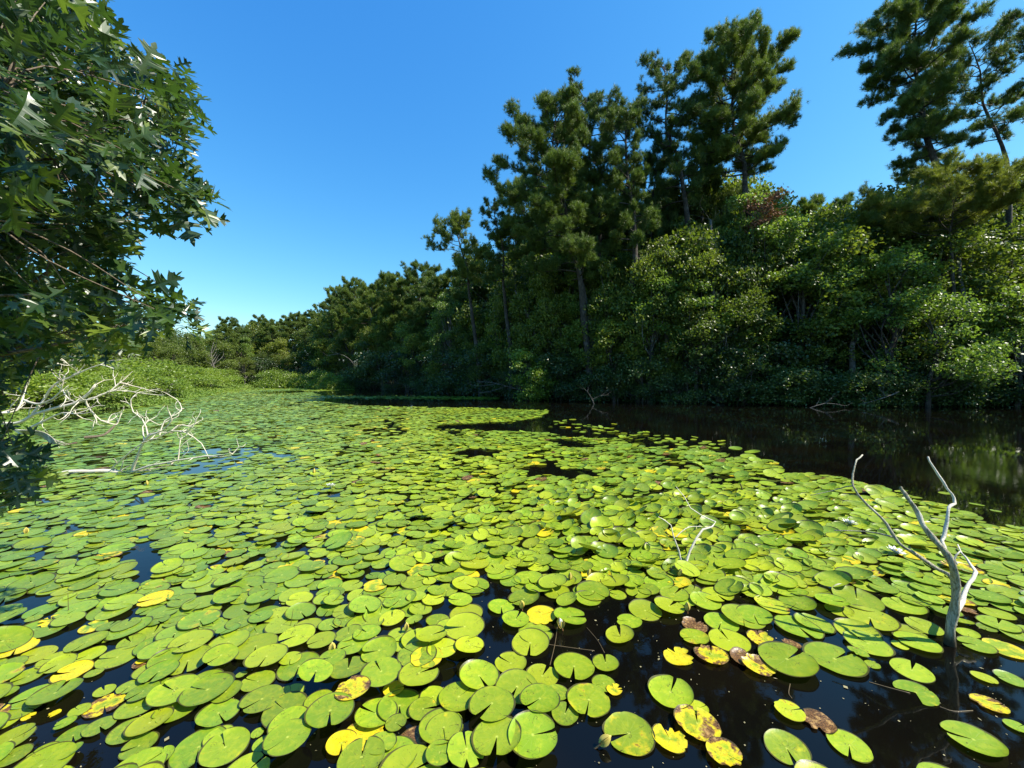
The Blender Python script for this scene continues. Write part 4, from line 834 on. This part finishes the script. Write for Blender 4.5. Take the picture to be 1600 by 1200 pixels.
# far woods, centre to left
for row, (dz, step, f0, f1) in enumerate(((1.5, 30, .25, .50), (6, 30, .45, .75), (14, 24, .70, .90), (26, 26, .82, .95))):
    px = 235 + row*7
    while px < 790:
        z = (bank(px) if px > 385 else 70+(385-px)*-.10)+dz+r_.uniform(-2, 2); x = (px-800)/F*z
        isp = r_.rand() < (.0, .25, .6, .8)[row]; proto = pp[r_.randint(3)] if isp else bb[r_.choice(6, p=(.2, .2, .18, .18, .16, .08))]
        H = top_for(HY-(HY-skyrow(px))*r_.uniform(f0, f1), z, x); s = max(H, 2.2)/Hp[id(proto)]
        sx = np.clip(s, .55, 1.35); trees.append(('p' if isp else 'b', inst(proto, x, z, r_.uniform(-.7, .7), sx, s), px, z)); px += step*r_.uniform(.8, 1.25)*(62/z if z < 62 else 1)
for (px, row, dz) in [(345, 503, 16), (366, 492, 12), (402, 489, 14), (428, 495, 8), (455, 485, 13), (484, 480, 10), (512, 462, 9), (532, 448, 8), (562, 434, 8), (585, 445, 5), (603, 426, 9), (630, 428, 5), (652, 414, 9), (678, 428, 6), (505, 500, 4), (548, 480, 4), (618, 470, 3), (668, 470, 3), (705, 455, 5), (740, 430, 6)]:
    z = bank(px)+dz; x = (px-800)/F*z; proto = pp[r_.randint(3)]; s = top_for(row+(8 if px < 690 else 6), z, x)/Hp[id(proto)]
    trees.append(('p', inst(proto, x, z, r_.uniform(0, 6.28), np.clip(s*1.1, .6, 1.2), s), px, z))
for (px, row, kind) in [(700, 425, 'b'), (730, 405, 'p'), (755, 400, 'b'), (785, 372, 'b'), (812, 350, 'p'), (838, 335, 'b'), (868, 322, 'p'), (893, 318, 'b'), (925, 312, 'p'), (955, 322, 'b'), (985, 318, 'p'), (1012, 300, 'b'), (1045, 292, 'p'), (1078, 282, 'b'), (1110, 276, 'b'), (835, 278, 'p'), (890, 258, 'p'), (965, 280, 'p'), (1090, 225, 'p'), (1012, 236, 'p')]:
    z = bank(px)+(10 if row > 262 or px == 790 else 7)+r_.uniform(-1, 1); x = (px-800)/F*z; proto = pp[r_.randint(3)] if kind == 'p' else bb[r_.randint(5)]
    s = top_for(row, z, x)/Hp[id(proto)]; trees.append((kind, inst(proto, x, z, r_.uniform(-.7, .7), np.clip(s*.9, .55, 1.1), s), px, z))
for k, (pts, l) in enumerate([([(925, 520), (915, 470), (905, 420), (893, 372)], 'slanting grey trunk among leaves below the leaning centre pine'), ([(1012, 500), (1006, 440), (990, 385), (984, 352)], 'pale forked trunk showing through leaves in the centre of the bank'),
      ([(1118, 510), (1112, 450), (1112, 400), (1108, 345)], 'straight dark trunk in the leaves under the tallest pine'), ([(1040, 470), (1060, 420), (1078, 392)], 'short slanting trunk leaning right under the slim bent pine'),
      ([(848, 560), (828, 500), (805, 455)], 'thin trunk leaning left at the left of the centre bank'), ([(1330, 545), (1345, 480), (1352, 430)], 'dark trunk in the undergrowth under the peeping pine'),
      ([(1145, 560), (1140, 500), (1150, 450)], 'crooked thin trunk near the bright sapling'), ([(1520, 520), (1500, 450), (1495, 400)], 'dark trunk under the flat-topped pine near the right border')]):
    z = bank(pts[0][0])+.5; b = MB(); P = limb(b, pts, 1, 1, 0, 0, z, .15, .06, 1.2, 8, k=4); base = P[0]+np.array((.2, 0, ground_at(P[0][0], z)-P[0][2]-.2)); b.tube([base, P[0]], [.18, .15], 8, cap=False)
    twigs(b, P, .04, 7, 2.2, 70+k, up=.5); tag(b.build('bare_trunk', M['greybark']), l, 'tree trunk', 'bare trunks in the right bank wood')
# left bank behind the marsh and the oak
for (px, z, row) in [(-60, 26, 420), (10, 27, 450), (70, 29, 470), (120, 33, 480), (165, 36, 500), (205, 42, 505), (245, 46, 512), (285, 52, 515), (-140, 22, 400), (40, 20, 500), (330, 60, 512), (100, 24, 520), (200, 33, 528), (255, 40, 535)]:
    x = (px-800)/F*z; proto = bb[r_.choice(6, p=(.2, .2, .18, .18, .16, .08))]; s = top_for(row+r_.uniform(-8, 8), z, x)/Hp[id(proto)]; trees.append(('l', inst(proto, x, z, r_.uniform(-.7, .7), np.clip(s, .5, 1.3), s), px, z))
for (px, row, H_, W_, z, b_, sd, mt, l) in [(1130, 478, 0, 2.6, 24.6, .68, 311, 'bright', 'sapling with bright yellow-green leaves before the dark wood at centre right'),
      (1450, 462, 0, 5.5, 21.6, .08, 312, 'light', 'pale glossy leafy tree leaning over the water near the right border'), (1590, 450, 0, 5.0, 21.4, .08, 313, 'light', 'pale glossy leafy tree cut by the right border above the water'),
      (960, 500, 0, 2.6, 25.6, .4, 314, 'broad', 'small leafy sapling at the waterline under the centre pines'), (640, 500, 0, 5, 49, .2, 315, 'light', 'pale round leafy tree on the far shore left of centre'),
      (1180, 300, 0, 4.5, 26.2, .55, 316, 'light', 'light green leafy tree right under the tallest pine'),
      (1260, 355, 0, 5.0, 24.6, .45, 317, 'light', 'light green leafy crown in the bank wood right of the rusty branch'), (1385, 392, 0, 4.2, 22.6, .4, 318, 'light', 'light green leafy crown below the peeping dark pine'),
      (1015, 420, 0, 3.2, 25.6, .4, 319, 'light', 'small light green crown low among the centre pines'), (1085, 440, 0, 2.8, 24.6, .4, 320, 'light', 'small light green crown left of the bright sapling'), (700, 455, 0, 3.6, 39, .3, 321, 'light', 'pale green leafy tree below the crooked left pine'), (828, 546, 0, 3.4, 28, .05, 322, 'bright', 'yellow-green bush at the waterline under the leaning centre pine')]:
    x = (px-800)/F*z; H_ = top_for(row, z, x); o = make_broad(sd, H_, W_, H_*b_, int(1500*W_), .15, mt); put(o, x, z); tag(o, l, 'tree')
# shrubs along the water
shrubs = []
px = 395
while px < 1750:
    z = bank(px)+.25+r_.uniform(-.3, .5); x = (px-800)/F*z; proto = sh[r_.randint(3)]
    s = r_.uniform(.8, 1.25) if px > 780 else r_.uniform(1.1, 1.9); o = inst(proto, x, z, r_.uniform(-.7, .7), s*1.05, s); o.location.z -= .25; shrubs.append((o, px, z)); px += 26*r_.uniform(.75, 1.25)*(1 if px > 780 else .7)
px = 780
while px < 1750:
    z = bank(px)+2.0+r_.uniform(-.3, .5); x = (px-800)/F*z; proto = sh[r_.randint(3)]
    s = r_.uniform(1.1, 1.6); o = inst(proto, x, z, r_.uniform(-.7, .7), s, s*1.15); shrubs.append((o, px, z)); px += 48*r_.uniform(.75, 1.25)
for (px, z, s) in [(505, 55, 1.5), (435, 60, 1.6), (522, 53, 1.3), (470, 60, 1.4), (420, 66, 1.5)]:
    x = (px-800)/F*z; o = inst(bs[0], x, z, r_.uniform(-.7, .7), s); shrubs.append((o, px, z))
    
for (px, z, s) in [(110, 19, 1.0), (160, 22, 1.1), (60, 17.5, 1.0), (215, 27, 1.2), (270, 36, 1.3), (10, 16, 1.1), (310, 46, 1.4), (-60, 15, 1.2), (345, 58, 1.5), (135, 25, 1.3), (30, 21, 1.3), (85, 24, 1.4), (180, 29, 1.5), (235, 33, 1.5), (290, 41, 1.5), (325, 50, 1.6), (-20, 18, 1.3), (150, 33, 1.7), (60, 28, 1.7), (215, 38, 1.7), (255, 29, 1.0), (190, 24, .9), (130, 20.5, .8), (0, 25, 1.6)]:
    x = (px-800)/F*z; o = inst(bs[0], x, z, r_.uniform(-.7, .7), s*1.15, s*r_.uniform(.55, .85)); shrubs.append((o, px, z))
# names and labels
def label_rows(L, words, grp, cat):
    L = sorted(L, key=lambda q: q[1])
    for k, (o, px, z) in enumerate(L):
        tag(o, words.format(ordinal(k) if k else 'first'), cat, grp)
    for o, _, _ in L:
        if 'px' in o: del o['px']
rb = [(o, px, z) for t, o, px, z in trees if t == 'b' and px > 790]; fb = [(o, px, z) for t, o, px, z in trees if t == 'b' and px <= 790]
rp = [(o, px, z) for t, o, px, z in trees if t == 'p' and px > 790]; fp = [(o, px, z) for t, o, px, z in trees if t == 'p' and px <= 790]
label_rows(rb, 'dark green broadleaf tree on the right bank, {} from left among the leafy trees', 'broadleaf trees on the right bank', 'tree')
label_rows(fb, 'green leafy tree at the far end of the pond, {} from left there', 'leafy trees at the far end of the pond', 'tree')
label_rows(rp, 'background pine behind the right bank canopy, {} from left of these', 'background pines on the right bank', 'pine tree')
label_rows(fp, 'distant pine on the far left skyline, {} from left among those pines', 'pines at the far end of the pond', 'pine tree')
label_rows([(o, px, z) for t, o, px, z in trees if t == 'l'], 'tree behind the marsh at left, {} from left beyond the oak', 'trees behind the marsh', 'tree')
label_rows([s for s in shrubs if s[1] > 380], 'leafy shrub at the far waterline, {} from left along the shore', 'shrubs along the waterline', 'shrub')
label_rows([s for s in shrubs if s[1] <= 380], 'yellow-green shrub in the left marsh, {} from left there', 'shrubs in the marsh', 'shrub')

# ---- marsh plants on the left shore
r_ = np.random.RandomState(12); m = 46000
z = r_.uniform(7, 75, m)**1.0; px = r_.uniform(-250, 400, m); x = (px-800)/F*z; d = sdist(x, z)
k = (d > -.9) & (d < 14+z*.1) & (px < 395); x, z, d, px = x[k], z[k], d[k], px[k]
hb = np.clip(.12+.16*np.clip(d+.9, 0, 8), 0, 1.15)*(1+.35*vnoise(x*.6, z*.6, 5)); hb = np.clip(hb, .06, 1.9)
PP = []
for q in range(5):
    PP.append(np.stack((x+r_.normal(0, .10, len(x)), z+r_.normal(0, .10, len(x)), np.maximum(hgt(x, z), 0)+hb*r_.uniform(.35, 1.0, len(x))), -1))
PP = np.concatenate(PP); sz = .07+.0022*PP[:, 1]
V, Fc, t = leaves(PP, r_, 1.0, .5); 
Vc = V.reshape(-1, 4, 3); Vc = PP[:, None, :]+(Vc-PP[:, None, :])*sz[:, None, None]
t = np.clip(t*.7+.3*np.repeat(np.clip(.5+.4*vnoise(PP[:, 0]*.5, PP[:, 1]*.5, 8), 0, 1), 4)[:, None], 0, 1)
tag(mk('marsh_plants', Vc.reshape(-1, 3), [Fc], M['marsh'], tone=t, smooth=False), 'low yellow-green marsh plants covering the left shore', 'marsh plants', kind='stuff')

# ------------------------------------------------------------------ the oak at the left
OAK = [(-120,-60),(148,-60),(152,30),(185,60),(212,95),(232,122),(262,118),(280,102),(298,135),(316,165),(300,215),(272,240),(300,252),(336,290),(322,326),(280,346),(240,340),(226,366),(196,385),(205,420),(240,450),(262,462),(290,466),(322,485),(318,515),(290,530),(250,500),(215,545),(160,560),(110,545),(60,572),(20,592),(-8,615),(-30,650),(-10,685),(52,705),(60,735),(20,758),(-20,780),(-160,790)]
r_ = np.random.RandomState(41)
root = empty('oak_tree', (-4.6, 1.9, ground_at(-4.6, 1.9))); ro = np.array(root.location)
root.location.z = -.3; ro = np.array(root.location)
tb = MB(); trunk = smooth_path([(-4.6, 1.9, -.4), (-4.4, 1.95, 1.2), (-4.5, 2.0, 2.6), (-4.3, 2.1, 4.2), (-4.4, 2.2, 6)], 5); tb.tube(trunk, np.linspace(.19, .09, len(trunk)), 12, wob=.06)
tb.V = [v-ro for v in tb.V]; tb.build('trunk', M['bark'], root)
lm = MB(); limbsP = []
for (px, py, z) in [(60,40,2.0),(150,120,2.3),(230,180,2.3),(250,290,2.2),(120,250,1.8),(60,330,2.0),(170,400,2.2),(220,480,2.0),(80,460,1.8),(30,560,2.3),(100,520,2.4),(30,720,2.6),(10,150,1.3),(-30,330,1.4),(20,420,2.8)]:
    e_ = at(px, py, z); i = int(np.clip((e_[2]+.1)/6*len(trunk)*.8, 1, len(trunk)-1)); p0 = trunk[i]; mid = p0*.5+e_*.5+r_.normal(0, .22, 3)
    P = smooth_path([p0, p0*.75+e_*.25+r_.normal(0, .15, 3), mid, e_*.8+p0*.2+r_.normal(0, .1, 3), e_], 6); lm.tube(P, np.linspace(.02, .005, len(P)), 6); limbsP.append(P)
limbsP = np.concatenate(limbsP)
# leaf outline: sharp forward lobes either side of the midrib
half = np.array([(.0, .012), (.09, .03), (.15, .10), (.20, .22), (.225, .17), (.25, .055), (.36, .045), (.42, .20), (.50, .42), (.51, .30), (.60, .38), (.53, .20), (.535, .055), (.63, .05), (.69, .16), (.80, .31), (.80, .20), (.87, .22), (.80, .09), (.83, .045), (.90, .07), (1.0, .015)])
mid_t = np.array([0, .09, .15, .17, .20, .25, .36, .40, .43, .45, .47, .50, .535, .63, .67, .70, .73, .76, .79, .83, .90, 1.0])
def oak_leaves(P, D, Nn, size):
    n = len(P); m_ = len(half); s = unit(np.cross(D, Nn)); Nn = unit(np.cross(s, D))
    fold = r_.uniform(.05, .45, (n, 1)); bend = r_.uniform(-.1, .5, (n, 1)); wav = r_.uniform(0, 6.28, (n, 1))
    def pt(t, w_, side):
        up = fold*np.abs(w_) - bend*t**2 + .05*np.sin(9*t+wav+side)*np.abs(w_)/.3
        return P[:, None]+size[:, None, None]*(D[:, None]*t[..., None]+s[:, None]*(side*w_)[..., None]+Nn[:, None]*up[..., None])
    ht, hw = np.tile(half[:, 0], (n, 1)), np.tile(half[:, 1], (n, 1)); mt = np.tile(mid_t, (n, 1))
    Vv = np.concatenate((pt(mt, mt*0, 1), pt(ht, hw, 1), pt(ht, hw, -1)), 1)
    k = np.arange(m_-1); A = np.stack((k, m_+k, m_+k+1, k+1), -1); B = np.stack((k, k+1, 2*m_+k+1, 2*m_+k), -1)
    Fq = (np.concatenate((A, B))[None]+np.arange(n)[:, None, None]*3*m_).reshape(-1, 4)
    t = np.repeat(r_.beta(2, 2.5, n), 3*m_); return Vv.reshape(-1, 3), Fq, np.stack((t, t, t), -1)
op = np.array(OAK, float); CP = []
lo, hi = op.min(0), op.max(0)
while len(CP) < 960:
    c = r_.uniform(lo, hi)
    if in_poly(c[0], c[1], OAK) and in_poly(c[0]+16, c[1], OAK):
        edge_ = not in_poly(c[0]+60, c[1], OAK)
        if r_.rand() < .75 and 50 < c[0] < 270 and 30 < c[1] < 540 and math.sin(c[0]*.07+1)+math.sin(c[1]*.06+c[0]*.03) > .2: continue
        z = r_.uniform(1.75, 2.6) if edge_ else (r_.uniform(1.4, 3.4) if c[0] > 60 and c[1] < 560 else r_.uniform(1.1, 3.2) if c[1] < 300 else r_.uniform(1.8, 3.2))
        CP.append(at(c[0], c[1], z))
CP = np.array(CP)
LPp, LD, LN, LS = [], [], [], []
for c in CP:
    d2 = np.linalg.norm(limbsP-c, axis=1); a = limbsP[int(np.argmin(d2))]; dv = c-a; L_ = np.linalg.norm(dv)
    if L_ > .05: lm.tube(smooth_path([a, (a+c)/2+r_.normal(0, .03, 3), c], 3), np.linspace(.0035, .0015, 7), 4, cap=False)
    dv = unit(dv+np.array((.25, -.05, .0)))
    k = r_.randint(4, 8)
    for _ in range(k):
        d = unit(dv*.55+r_.normal(0, .75, 3)+np.array((0, 0, -.12))); LPp.append(c+r_.normal(0, .02, 3)+d*.02); LD.append(d)
        LN.append(unit(r_.normal(0, .55, 3)+np.array((.25, -.15, .9)))); LS.append(r_.uniform(.095, .165))
V, Fq, t = oak_leaves(np.array(LPp), np.array(LD), np.array(LN), np.array(LS))
lm.V = [v-ro for v in lm.V]; lm.build('limbs', M['twig'], root)
mk('leaves', V-ro, [Fq], M['oak'], tone=t, parent=root, smooth=False)
tag(root, 'large-leaved oak overhanging the pond from the left border, sharp lobed leaves', 'oak tree')
